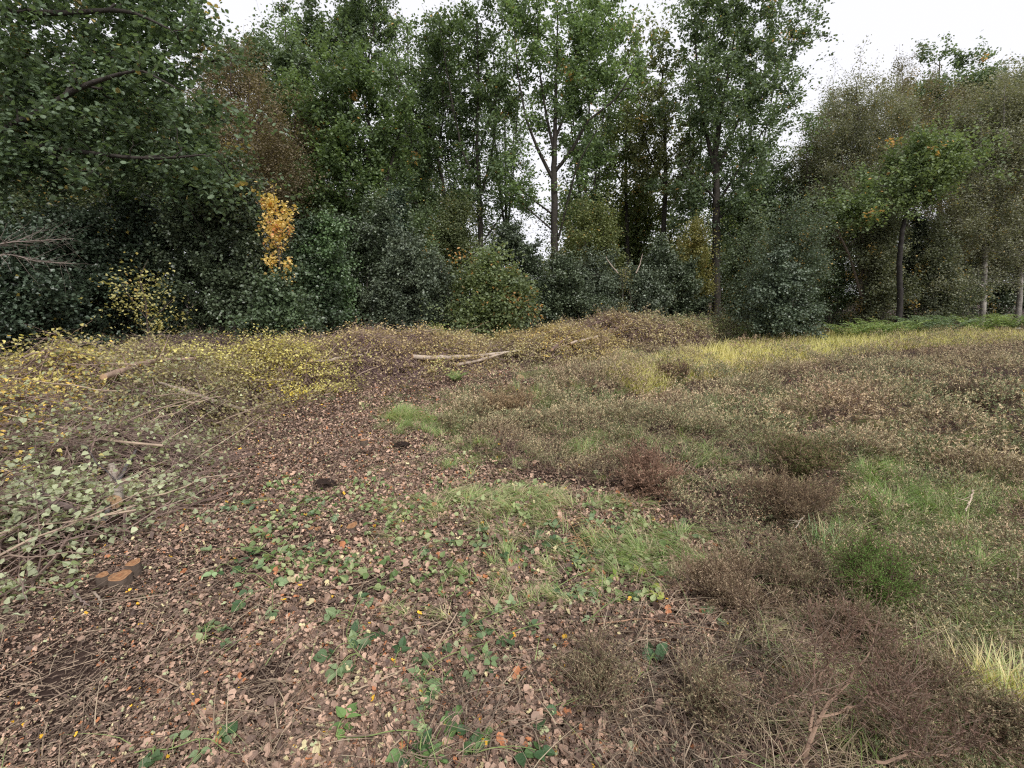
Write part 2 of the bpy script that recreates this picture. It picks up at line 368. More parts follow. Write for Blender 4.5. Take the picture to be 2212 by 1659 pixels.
tree('oak_tree', 'oak with a slim dark trunk splitting high up, left of the clear-trunked middle oak', 'tree', 22,
     [[(1039, 640, .2), (1037, 470, .18), (1034, 390, .15), (1030, 310, .1), (1034, 180, .06), (1030, 50, .03)],
      [(1034, 400, .1), (1000, 335, .08), (982, 250, .06), (965, 150, .03), (950, 60, .02)],
      [(1040, 420, .09), (1062, 340, .07), (1072, 240, .05), (1066, 120, .03)],
      [(1032, 340, .08), (1055, 260, .05), (1090, 160, .03)], [(1045, 520, .05), (1080, 470, .05), (1120, 405, .03)]],
     [(960, 90, 60, 75), (1030, 60, 60, 85), (1000, 190, 80, 80), (1070, 230, 55, 90), (960, 280, 60, 70), (1030, 370, 70, 50), (990, 430, 50, 50)],
     (16, 120, 820), dict(OAKL, c1=(.075, .11, .04)), seed=12)
tree('oak_tree', 'oak leaning to the left with a crooked thin trunk behind the blue-green holly', 'tree', 23,
     [[(966, 640, .18), (962, 514, .16), (958, 400, .13), (935, 295, .09), (880, 222, .05), (850, 150, .03)],
      [(955, 380, .07), (900, 330, .06), (865, 260, .03)], [(945, 330, .07), (960, 240, .05), (950, 150, .03)]],
     [(870, 200, 60, 60), (900, 290, 60, 60), (930, 210, 50, 60), (900, 370, 70, 60), (900, 460, 80, 55), (940, 130, 45, 50)],
     (14, 90, 700), OAKD, seed=13)
tree('oak_tree', 'broad dense oak with bright green upper leaves right of the brown birches', 'tree', 20,
     [[(832, 680, .22), (830, 520, .2), (822, 430, .16), (812, 330, .12), (790, 240, .07), (770, 120, .03)],
      [(822, 410, .1), (790, 330, .1), (760, 270, .08), (740, 200, .04)], [(824, 440, .1), (850, 330, .08), (870, 260, .06), (860, 180, .03)],
      [(820, 400, .1), (770, 380, .08), (720, 310, .06), (690, 230, .03)]],
     [(740, 190, 90, 65), (800, 200, 80, 60), (690, 250, 60, 70), (850, 270, 60, 70), (760, 320, 90, 70), (820, 400, 80, 60), (700, 400, 60, 70), (760, 470, 90, 40)],
     (18, 130, 1100), dict(OAKL, c1=(.1, .15, .04)), seed=14)
tree('oak_tree', 'tallest left oak with two round tops cut by the photo edge above the bright oak', 'tree', 26,
     [[(745, 680, .28), (748, 500, .25), (745, 400, .2), (740, 250, .14), (742, 100, .08), (745, 0, .03)],
      [(742, 300, .1), (700, 200, .08), (680, 80, .04)], [(743, 260, .1), (790, 160, .08), (810, 50, .04)]],
     [(690, 70, 60, 85), (760, 40, 60, 85), (810, 70, 48, 80), (740, 160, 90, 60), (650, 110, 32, 40)],
     (16, 110, 950), OAKD, seed=15)
tree('oak_tree', 'slender ivy-sleeved oak between the middle oak and the tall right oak', 'tree', 24,
     [[(1430, 640, .2), (1432, 520, .19), (1438, 399, .15), (1436, 260, .09), (1430, 150, .04)],
      [(1438, 420, .08), (1480, 370, .06), (1510, 310, .04)], [(1437, 400, .08), (1400, 330, .06), (1380, 230, .03)]],
     [(1420, 160, 50, 80), (1440, 280, 60, 80), (1400, 240, 55, 80), (1460, 380, 60, 60), (1400, 360, 60, 60), (1380, 110, 40, 45)],
     (14, 90, 600), dict(OAKY, c0=(.055, .065, .035), c1=(.16, .175, .07)), seed=16)
tree('oak_tree', 'thin oak just left of the ivy-sleeved oak with olive leaves', 'tree', 26,
     [[(1357, 640, .17), (1355, 520, .15), (1352, 400, .12), (1352, 290, .08), (1360, 180, .03)], [(1354, 420, .06), (1320, 350, .05), (1300, 260, .03)]],
     [(1350, 270, 65, 90), (1320, 350, 60, 70), (1380, 380, 50, 80), (1330, 450, 60, 60)], (12, 80, 560), OAKY, seed=17)
tree('oak_tree', 'tall oak with the stoutest trunk, rightmost of the middle row, against the sky', 'tree', 22,
     [[(1548, 690, .29), (1547, 560, .27), (1548, 400, .22), (1545, 330, .17), (1565, 200, .1), (1590, 60, .04)],
      [(1547, 380, .14), (1527, 295, .12), (1510, 200, .08), (1500, 60, .03)], [(1550, 370, .13), (1580, 290, .1), (1630, 190, .06), (1700, 100, .03)],
      [(1549, 440, .1), (1600, 360, .07), (1650, 280, .04), (1700, 220, .02)], [(1546, 430, .08), (1500, 380, .06), (1470, 340, .03)]],
     [(1510, 60, 70, 100), (1600, 50, 80, 100), (1670, 120, 85, 90), (1710, 90, 48, 45), (1560, 200, 100, 90), (1655, 250, 75, 90), (1500, 260, 60, 80), (1590, 340, 80, 70), (1500, 420, 60, 60), (1620, 440, 60, 60)],
     (22, 170, 1500), OAKD, seed=18)
tree('oak_tree', 'round dark green oak filling the gap between the stoutest trunk and the right birches', 'tree', 25,
     [[(1640, 680, .18), (1650, 560, .15), (1660, 450, .1), (1665, 380, .05)]], [(1660, 400, 60, 60), (1620, 480, 70, 60), (1690, 470, 50, 70), (1650, 560, 60, 50)], (12, 80, 620), OAKD, seed=19)
# --- left: overhanging oak
tree('oak_tree', 'great overhanging oak filling the top left corner with low spreading limbs', 'tree', 10.5,
     [[(-210, 560, .4), (-220, 300, .34), (-230, 50, .26), (-200, -300, .12)],
      [(-220, 420, .2), (-60, 320, .15), (0, 283, .13), (80, 245, .11), (170, 190, .09), (240, 165, .06), (305, 148, .04), (380, 190, .02)],
      [(-220, 380, .18), (-40, 308, .12), (50, 308, .1), (150, 325, .09), (270, 340, .06), (350, 343, .05), (430, 335, .03)],
      [(-220, 100, .18), (-50, 20, .12), (120, 30, .09), (280, 20, .06), (360, 60, .03)],
      [(-220, 0, .18), (-100, -120, .12), (80, -90, .08), (240, -60, .04)]],
     [(60, 120, 180, 120), (230, 140, 140, 100), (350, 110, 85, 100), (120, 250, 190, 80), (330, 260, 130, 90), (430, 300, 75, 70), (60, 340, 150, 60), (250, 360, 150, 50),
      (400, 380, 110, 50), (120, -40, 260, 90), (310, 20, 110, 70), (-120, 200, 130, 200), (460, 360, 50, 50)],
     (26, 220, 1900), dict(OAKD, tm=OAKBIG, size=.095, n=17, spread=.1, c0=(.03, .05, .027), c1=(.1, .145, .07), wid=1.35, acc=[((.22, .16, .04), .02)]), seed=20, dep=.8, loff=-1.5, zr=.7, bark=(.05, .042, .035))
# --- brown and golden birches on the left
for k, (px, D, top, lab, lf) in enumerate([(560, 17, 180, 'rust-brown leaved birch directly above the yellow maple sapling', BIRR), (500, 19, 110, 'thin brown birch beside the edge of the overhanging oak', BIRR),
                                    (640, 20, 210, 'brown birch with fine twigs next to the bright broad oak', BIRR)]):
    tree('birch_tree', lab, 'tree', D, [[(px, 640, .11), (px + 4, 450, .09), (px - 4, 300, .06), (px, top, .02)], [(px, 420, .05), (px + 30, 330, .04), (px + 40, top + 60, .02)], [(px, 440, .05), (px - 30, 340, .04), (px - 45, top + 70, .02)]],
         [(px, top + 60, 45, 65), (px + 25, top + 150, 50, 80), (px - 25, top + 160, 50, 80), (px, top + 260, 70, 70)], (14, 90, 620), lf, bark=(.07, .05, .045), seed=30 + k, scale=.7)
tree('oak_tree', 'dark oak with a flat top just right of the overhanging crown, against the sky', 'tree', 23,
     [[(590, 660, .2), (585, 400, .17), (580, 250, .1), (575, 130, .03)], [(585, 260, .08), (630, 180, .05), (650, 130, .02)]],
     [(560, 140, 65, 45), (620, 150, 50, 50), (500, 150, 45, 45), (600, 210, 60, 45)], (12, 80, 480), OAKD, seed=34)
# --- right: birches and oaks
for k, (px, D, lobes, lab, lf) in enumerate([
    (1790, 24, [(1790, 290, 60, 75), (1760, 360, 50, 60), (1820, 380, 60, 80), (1770, 440, 50, 60), (1760, 530, 60, 60), (1800, 600, 60, 50)], 'olive-brown birch at the left end of the right-hand wood, lowest top', BIRL),
    (1868, 22, [(1850, 230, 65, 65), (1890, 290, 70, 80), (1850, 370, 70, 70), (1890, 450, 60, 60), (1830, 300, 40, 60), (1830, 500, 50, 40)], 'tall olive birch rising above the triple stemmed birch', BIRL),
    (2125, 20, [(2120, 300, 90, 100), (2170, 220, 70, 70), (2090, 420, 60, 80), (2160, 450, 70, 90), (2200, 340, 60, 90), (2130, 540, 60, 50), (2060, 540, 60, 50), (2165, 560, 45, 50), (2040, 620, 50, 40)], 'birch with a white flared trunk near the right edge', BIRL),
    (2203, 21, [(2220, 230, 70, 80), (2240, 360, 80, 110), (2210, 500, 60, 70), (2190, 280, 50, 60)], 'white barked birch cut by the right photo edge', BIRL),
    (1960, 25, [(1950, 220, 70, 60), (1985, 280, 70, 70), (1940, 330, 60, 60), (2040, 250, 60, 60), (1970, 430, 80, 70), (2050, 470, 80, 70), (1990, 560, 70, 50)], 'brown-leaved birch below the highest dark oak on the right', dict(BIRL, c0=(.085, .075, .045), c1=(.2, .175, .105)))]):
    top = lobes[0][1] - 50
    pale = (.27, .245, .215) if k in (2, 3) else (.16, .13, .11)
    tree('birch_tree', lab, 'tree', D, [[(px, 660, .15), (px + 3, 520, .12), (px - 10, 400, .08), (lobes[0][0], top, .02)], [(px, 480, .06), (px + 40, 400, .04), (lobes[1][0], lobes[1][1] - 40, .02)], [(px, 520, .06), (px - 40, 420, .04), (px - 50, 330, .02)]],
         lobes, (14, 110, 1150), lf, bark=pale, seed=40 + k, scale=.8, twigmat=M_PALEBARK if k in (2, 3) else None)
tree('birch_tree', 'triple stemmed birch with brown-grey trunks standing in the right-hand wood', 'tree', 20,
     [[(1868, 690, .14), (1860, 620, .12), (1862, 540, .09), (1868, 440, .04)], [(1866, 660, .08), (1838, 560, .07), (1810, 500, .04)], [(1872, 650, .09), (1878, 560, .08), (1870, 480, .05), (1880, 400, .03)]],
     [(1860, 470, 60, 45), (1810, 500, 45, 40), (1900, 500, 45, 40)], (10, 60, 420), BIRG, bark=(.2, .16, .13), seed=47, scale=.8)
tree('oak_tree', 'highest dark green oak top standing out of the right-hand birches', 'tree', 28,
     [[(2030, 660, .22), (2030, 450, .18), (2025, 280, .1), (2030, 130, .03)]], [(2025, 150, 45, 50), (1990, 200, 40, 45), (2060, 190, 45, 45), (2040, 260, 80, 70), (2030, 340, 80, 60)], (12, 80, 620), OAKD, seed=48)
tree('oak_tree', 'dark oak with a knobbly top at the upper right corner', 'tree', 27,
     [[(2140, 660, .2), (2135, 400, .16), (2130, 250, .1), (2125, 160, .03)]], [(2120, 170, 38, 38), (2150, 200, 50, 40), (2100, 230, 50, 45), (2190, 190, 40, 45)], (10, 60, 420), OAKD, seed=49)
tree('oak_tree', 'small spreading oak with bright green leaves and a black crooked trunk', 'tree', 18,
     [[(1945, 660, .15), (1943, 560, .13), (1950, 490, .11), (1966, 440, .09), (1970, 400, .06), (1975, 340, .03)], [(1966, 432, .07), (1995, 400, .05), (2030, 375, .03), (2070, 350, .02)], [(1966, 430, .06), (1930, 405, .04), (1900, 400, .02)]],
     [(1985, 335, 50, 45), (2050, 350, 60, 35), (1930, 400, 65, 35), (2010, 400, 60, 30), (1850, 440, 50, 30)], (14, 90, 620), dict(OAKL, c0=(.045, .07, .03), c1=(.13, .17, .06), size=.11), bark=(.035, .03, .027), seed=50)
# --- hollies, saplings and undergrowth
def shrub(name, label, px, base, D, lobes, leaf, n, seed, r=.05, bark=(.09, .08, .065), stems=3, group=None, cat='shrub'):
    rng = np.random.RandomState(seed); L = []
    ex = [(l[0] + rng.uniform(-.45, .45) * l[2], l[1] - l[3] * rng.uniform(.6, 1.05), l[2] * rng.uniform(.25, .45), l[3] * rng.uniform(.35, .6)) for l in lobes for _ in (0, 1)]
    lobes = [(l[0], l[1] + l[3] * .1, l[2] * rng.uniform(.8, 1.05), l[3] * rng.uniform(.8, 1.1)) for l in lobes] + ex
    for s in range(stems):
        dx = rng.uniform(-1, 1) * 22 * (s > 0); ex = lobes[s % len(lobes)]
        L.append([(px + dx * .4, base, r * (1 if s == 0 else .6)), (px + dx, base * .6 + ex[1] * .4, r * .7), (ex[0], ex[1], r * .4), (ex[0] + rng.uniform(-8, 8), ex[1] - ex[3] * .7, r * .12)])
    return tree(name, label, cat, D, L, lobes, n, leaf, bark, .5, seed, dep=.5, group=group, zr=.9, sides=6)
shrub('holly_bush', 'large glossy dark holly left of the yellow maple sapling', 478, 735, 11.5, [(470, 470, 80, 75), (440, 560, 100, 80), (520, 560, 80, 90), (470, 650, 110, 60), (540, 640, 60, 60), (400, 480, 50, 60), (510, 450, 50, 45), (550, 530, 45, 80)], dict(HOL, n=46), (14, 120, 1300), 60)
shrub('holly_bush', 'lower holly behind the foot of the yellow maple sapling', 640, 730, 12, [(645, 580, 60, 70), (680, 640, 60, 60), (620, 650, 55, 60), (700, 690, 40, 30)], dict(HOL, c1=(.05, .085, .035)), (10, 80, 800), 61)
shrub('holly_bush', 'blackish tall holly right of the maple sapling', 770, 735, 15, [(750, 530, 75, 60), (800, 540, 60, 60), (760, 620, 80, 70), (790, 690, 70, 45), (710, 600, 50, 70)], HOL, (12, 100, 1300), 62)
shrub('holly_bush', 'blue-green holly with thin bare stems in the centre left', 908, 745, 14, [(880, 590, 55, 60), (920, 640, 60, 60), (850, 660, 55, 60), (900, 700, 75, 35), (860, 560, 35, 40)], HOLB, (12, 100, 1200), 63)
shrub('oak_sapling', 'mid-green oak sapling with yellowish tips in front of dark hollies', 1055, 745, 14, [(1060, 620, 50, 50), (1090, 670, 60, 45), (1020, 670, 50, 45), (1050, 590, 30, 30), (1110, 640, 35, 30), (1060, 715, 60, 20)], dict(OAKL, c0=(.045, .065, .03), c1=(.13, .16, .06), size=.09, n=34, spread=.12, acc=[((.3, .15, .03), .05)]), (12, 90, 620), 64, cat='sapling')
shrub('holly_bush', 'dark holly in the gap of sky beside the middle oak', 1110, 700, 18, [(1110, 540, 45, 60), (1080, 600, 60, 50), (1140, 610, 50, 50), (1100, 660, 70, 45)], dict(HOL, size=.08), (10, 80, 900), 65)
shrub('holly_bush', 'low spreading dark holly under the middle oak', 1200, 715, 16.5, [(1190, 660, 65, 45), (1250, 660, 55, 45), (1220, 610, 50, 40), (1160, 690, 50, 30)], HOL, (10, 80, 950), 66)
shrub('holly_bush', 'dark blue-green holly mass between the middle oak and the ivy-sleeved oak', 1320, 700, 18, [(1300, 620, 60, 50), (1360, 640, 60, 50), (1280, 670, 60, 35), (1340, 680, 60, 30), (1400, 650, 50, 50)], HOLB, (10, 90, 1150), 67)
shrub('holly_bush', 'dark holly at the foot of the ivy-sleeved oak', 1440, 705, 19, [(1430, 600, 45, 60), (1470, 650, 50, 50), (1420, 680, 50, 30), (1500, 680, 40, 30)], dict(HOL, size=.08), (10, 80, 850), 68)
shrub('holly_bush', 'holly with pale glinting leaves right of the stoutest trunk', 1698, 735, 15, [(1690, 620, 50, 50), (1660, 680, 50, 35), (1730, 670, 45, 45), (1700, 700, 60, 25), (1655, 640, 40, 40)], dict(HOLB, c1=(.085, .115, .065)), (10, 80, 900), 69)
shrub('birch_sapling', 'grey-green feathery birch sapling above the glinting holly', 1700, 730, 16, [(1710, 520, 50, 60), (1690, 580, 60, 60), (1750, 560, 45, 50), (1660, 620, 40, 50)], dict(BIRG, c0=(.05, .07, .045), c1=(.13, .165, .1), size=.06), (10, 80, 700), 70, cat='sapling')
shrub('birch_sapling', 'pale green sapling with fanned branches left of the triple stemmed birch', 1785, 705, 21, [(1790, 600, 50, 50), (1760, 640, 45, 40), (1820, 640, 40, 40)], dict(BIRG, c0=(.05, .075, .035), c1=(.12, .17, .07), size=.07), (8, 60, 420), 71, cat='sapling')
shrub('holly_bush', 'deep dark holly in the shade behind the triple stemmed birch', 1960, 690, 24, [(1920, 620, 60, 60), (1980, 610, 60, 70), (2040, 620, 60, 60), (1990, 540, 60, 60)], dict(HOL, size=.1), (10, 80, 1000), 72)
shrub('holly_bush', 'black-green holly between the two white trunks on the right', 2090, 695, 24, [(2070, 640, 50, 50), (2120, 600, 50, 70), (2170, 630, 60, 60), (2220, 620, 50, 70)], dict(HOL, size=.1), (10, 80, 1000), 73)
for k, (px, D, lob, lab) in enumerate([
    (40, 9.0, [(30, 600, 100, 70), (60, 680, 110, 60), (-60, 620, 90, 100)], 'dark holly thicket at the left photo edge behind the yellow brash'),
    (170, 10.5, [(160, 530, 90, 60), (180, 620, 90, 70), (110, 560, 80, 60)], 'bluish black holly second from the left edge'),
    (290, 11.5, [(290, 520, 70, 60), (300, 610, 80, 80), (350, 680, 60, 50), (250, 680, 70, 50)], 'holly with scattered yellowing leaves in front of the large glossy holly')]):
    shrub('holly_bush', lab, px, 730, D, lob, dict(HOL, c1=(.045, .07, .04), acc=[((.3, .24, .05), .05 if k == 2 else .01)]), (12, 90, 1200), 80 + k)
tree('maple_sapling', 'slender sapling with bright yellow orange leaves in front of dark hollies', 'sapling', 11,
     [[(604, 720, .03), (606, 600, .025), (600, 500, .018), (590, 400, .006)], [(604, 560, .015), (625, 490, .01), (635, 440, .005)], [(602, 540, .01), (580, 470, .008), (572, 440, .004)]],
     [(580, 420, 22, 35), (590, 520, 34, 40), (612, 600, 26, 30), (600, 475, 42, 40), (618, 510, 40, 38), (590, 450, 38, 30), (625, 460, 25, 25), (640, 550, 22, 12), (600, 570, 28, 25)],
     (10, 30, 120), dict(c0=(.33, .21, .05), c1=(.46, .36, .09), size=.062, n=11, clump=.12, spread=.06, tm=OAK, mat=M_LEAF, acc=[((.36, .15, .04), .12)], droop=.6, wid=1.5), bark=(.12, .1, .08), seed=75, scale=.2, dep=.3)
tree('birch_sapling', 'thin sapling with sparse yellow-green leaves poking out of the left brash', 'sapling', 8,
     [[(320, 720, .015), (315, 650, .012), (300, 600, .008), (320, 560, .003)], [(318, 700, .008), (360, 660, .006), (380, 640, .003)], [(318, 690, .008), (280, 640, .006), (262, 610, .003)]],
     [(310, 620, 60, 45), (350, 680, 50, 35), (270, 650, 40, 40)], (10, 40, 110), dict(BIRL, clump=.15, c0=(.2, .19, .06), c1=(.45, .4, .13), size=.045, n=5, spread=.06, tm=BIRCH, hang=0), bark=(.1, .075, .06), seed=76, scale=.15, dep=.3)

OLI = dict(BIRL, c0=(.05, .065, .03), c1=(.15, .175, .075), size=.08, hang=.1, clump=.35, shell=.8, spray=.35, fill=.1)
for a in [('hazel_bush', 'loose green hazel in front of the foot of the broad dense oak', 850, 700, 17, [(860, 500, 60, 60), (830, 570, 50, 50), (900, 520, 40, 40)], dict(OLI, c0=(.045, .07, .03), c1=(.14, .19, .08)), (10, 80, 600), 201),
          ('hazel_bush', 'olive leafy shrub just left of the slim dark forked oak', 990, 700, 19, [(985, 500, 45, 60), (1000, 580, 50, 50), (950, 560, 40, 40)], OLI, (10, 80, 550), 202),
          ('hazel_bush', 'yellowish hazel right beside the trunk of the middle oak', 1262, 700, 19, [(1270, 500, 50, 60), (1250, 570, 45, 50), (1310, 540, 45, 50)], dict(OLI, c0=(.065, .085, .03), c1=(.2, .22, .075)), (10, 60, 330), 203),
          ('hazel_bush', 'yellowish leafy shrub between the ivy-sleeved oak and the stoutest trunk', 1490, 700, 21, [(1490, 560, 45, 50), (1470, 620, 40, 40), (1510, 640, 40, 40)], dict(OLI, c0=(.09, .09, .03), c1=(.26, .24, .07)), (10, 80, 420), 204),
          ('birch_sapling', 'grey-green sapling right of the stoutest trunk', 1620, 705, 18, [(1610, 560, 40, 60), (1640, 620, 40, 50), (1600, 660, 40, 40)], dict(OLI, c0=(.055, .075, .04), c1=(.16, .2, .11)), (10, 80, 480), 205),
          ('birch_sapling', 'olive sapling left of the black crooked trunk', 1905, 700, 19.5, [(1900, 560, 40, 50), (1920, 620, 45, 50), (1880, 660, 35, 30)], dict(OLI, c0=(.06, .07, .04), c1=(.17, .18, .1)), (10, 80, 420), 206),
          ('birch_sapling', 'thin grey-green sapling between the black crooked trunk and the white flared one', 2035, 700, 19.5, [(2030, 560, 45, 60), (2050, 630, 45, 50), (2010, 660, 35, 30)], dict(OLI, c0=(.06, .07, .045), c1=(.17, .185, .11)), (10, 80, 420), 207),
          ('holly_bush', 'narrow green holly between the maple sapling and the blackish tall holly', 700, 735, 12.5, [(705, 560, 30, 60), (710, 640, 40, 60), (695, 700, 40, 35)], dict(HOL, c0=(.03, .055, .022), c1=(.085, .14, .05)), (10, 80, 650), 208),
          ('holly_bush', 'tall pointed holly above the blue-green one', 880, 740, 16.5, [(850, 480, 30, 50), (855, 550, 45, 60)], dict(HOL, c1=(.05, .08, .05)), (10, 70, 520), 209),
          ('hazel_bush', 'small yellow-green shrub at the back of the long birch poles', 960, 760, 12.5, [(955, 735, 40, 16), (985, 745, 20, 12)], dict(OLI, c0=(.1, .13, .03), c1=(.32, .36, .09), size=.05, clump=.12, spread=.08), (8, 40, 110), 210),
          ('holly_bush', 'small holly hiding the foot of the yellow maple sapling', 603, 742, 10.4, [(590, 690, 40, 35), (625, 700, 40, 30), (600, 640, 22, 30)], dict(HOL, c1=(.08, .12, .05)), (10, 60, 420), 212),
          ('birch_sapling', 'thin yellow leaved sapling behind the highest brush pile', 1345, 690, 17.5, [(1345, 615, 16, 30), (1350, 660, 20, 26)], dict(OLI, c0=(.13, .13, .04), c1=(.28, .25, .09), size=.05, n=9, clump=.12, spread=.08), (8, 40, 110), 211)]:
    shrub(*a, cat='sapling' if 'sapling' in a[0] else 'shrub')
# --- the wood behind: two kinds of tree built once each and copied
def copy_tree(root, loc, rz, sc, label, group):
    c = root.copy(); C.collection.objects.link(c); c.location = loc; c.rotation_euler = (0, 0, rz); c.scale = (sc,) * 3; c['label'] = label; c['group'] = group
    for ch in list(root.children):
        d = ch.copy(); C.collection.objects.link(d); d.parent = c
    return c
def proto(name, seed, h, r, leaf, label, cat='tree', trunk=.2, loc=(0, 0), low=.25):
    rng = np.random.RandomState(seed); z0 = float(gz(*loc)); b = np.array([loc[0], loc[1], z0])
    l0 = np.array([[0, 0, -.1, trunk * 1.5], [0, 0, .5, trunk], [.1, 0, h * .35, trunk * .8], [0, .1, h * .7, trunk * .4], [0, 0, h * .95, .03]]); L = [l0]
    for k in range(4):
        a = k * 1.57 + rng.rand(); L.append(np.array([[0, 0, h * .3, trunk * .5], [math.cos(a) * r * .3, math.sin(a) * r * .3, h * .5, trunk * .35], [math.cos(a) * r * .6, math.sin(a) * r * .6, h * .78, .03]]))
    LB = [((rng.uniform(-.35, .35) * r, rng.uniform(-.35, .35) * r, h * z), (r * w, r * w, h * .14)) for z, w in ((.9, .45), (.78, .7), (.66, .85), (.54, .8), (.42, .75), (low, .6))]
    for l in L: l[:, :3] += b
    LB = [(np.array(c) + b, rr) for c, rr in LB]
    root = empty(name, b, label, cat); bpy.context.view_layer.update()
    tree_parts(rng, L, LB, (16, 110, 1000), leaf, (.06, .05, .045), 1., 6, root)
    return root
GB = 'trees of the wood behind the first row'
def place_back(p, spots, labs):
    src = None
    for k, (px, D, sc) in enumerate(spots):
        x = P3(px, 640, D)[0]; z = float(gz(x, D))
        if src is None: src = p; p.location = (x, D, z); p.scale = (sc,) * 3; p['group'] = GB; p['label'] = labs[k]; continue
        copy_tree(src, (x, D, z), 1.3 * k + .5, sc, labs[k], GB)
bpy.context.view_layer.update()
def fix(p):           # parts keep their shape in the root's own frame
    for ch in p.children:
        off = -np.array(p.location); m = ch.data; n = len(m.vertices); a = np.empty(n * 3, np.float32); m.vertices.foreach_get('co', a)
        a = a.reshape(-1, 3) + off.astype(np.float32); m.vertices.foreach_set('co', a.ravel()); m.update(); ch.matrix_parent_inverse.identity()
p1 = proto('oak_tree', 90, 14, 3.6, dict(OAKD, size=.17, n=30, spread=.3), 'x', low=.22); fix(p1)
place_back(p1, [(60, 20, .85), (330, 24, .95), (700, 30, .95), (860, 32, .85), (150, 28, 1.0), (2150, 32, 1.0), (1760, 38, .85), (440, 30, 1.0)],
           ['dark back oak above the left holly thicket', 'dark back oak behind the edge of the overhanging crown', 'back oak hidden behind the two-topped tall oak', 'back oak behind the left-leaning oak',
            'far dark oak seen through the overhanging crown', 'back oak behind the white-trunked birch', 'far oak low behind the gap at the right birches', 'far dark oak behind the brown birches'])
p2 = proto('birch_tree', 91, 12, 2.8, dict(BIRG, c0=(.06, .075, .04), c1=(.15, .175, .085), size=.13, n=30), 'x', trunk=.14, low=.25); fix(p2)
place_back(p2, [(230, 21, .9), (620, 27, .9), (1900, 30, .95), (2080, 29, .9), (2260, 24, 1.0), (0, 26, .95), (900, 29, .95), (1690, 33, .8)],
           ['brownish back birch seen below the lowest limb of the overhanging oak', 'brownish back birch behind the flat-topped dark oak', 'back birch behind the triple stemmed birch', 'back birch between the bright spreading oak and the right edge',
            'back birch at the very right edge of the wood', 'back birch at the very left edge of the wood', 'back birch behind the crooked left-leaning trunk', 'back birch behind the round dark oak'])
p4 = proto('oak_tree', 93, 15, 2.1, dict(OAKL, size=.13, n=9, spread=.12, clump=.5), 'x', trunk=.1, low=.45); fix(p4)
place_back(p4, [(1000, 24, .95), (1095, 27, 1.), (1262, 25, 1.), (1490, 27, 1.), (1592, 26, .95), (900, 26, 1.), (660, 24, .95), (1740, 28, .8)],
           ['slim straight oak between the crooked trunk and the slim dark forked one', 'slim straight oak in the bright gap left of the middle oak', 'slim straight oak right of the middle oak trunk', 'slim straight oak left of the stoutest trunk', 'slim straight oak right of the stoutest trunk', 'slim straight oak right of the broad dense oak',
            'slim straight oak behind the brown birches', 'slim straight oak at the left end of the right-hand birches'])
p3 = proto('hazel_bush', 92, 5.2, 2.6, dict(OAKY, c0=(.055, .078, .028), c1=(.16, .19, .065), size=.14, n=20, spread=.2, shell=.9, spray=.4, clump=.5), 'x', 'shrub', .08, low=.3); fix(p3)
place_back(p3, [(1290, 30, 1.4), (1390, 29, 1.35), (870, 28, 1.3), (1470, 33, 1.0), (1600, 31, 1.3), (980, 31, 1.1), (700, 24, 1.), (1220, 34, .9)],
           ['yellow-green hazel behind the middle oak, right of its trunk', 'yellow-green hazel behind the ivy-sleeved oak', 'yellow-green hazel behind the blue-green holly', 'small yellow-green hazel left of the stoutest trunk',
            'yellow-green hazel right of the stoutest trunk', 'yellow-green hazel behind the left-leaning oak', 'yellow-green hazel behind the blackish tall holly', 'small far hazel left of the middle oak trunk'])

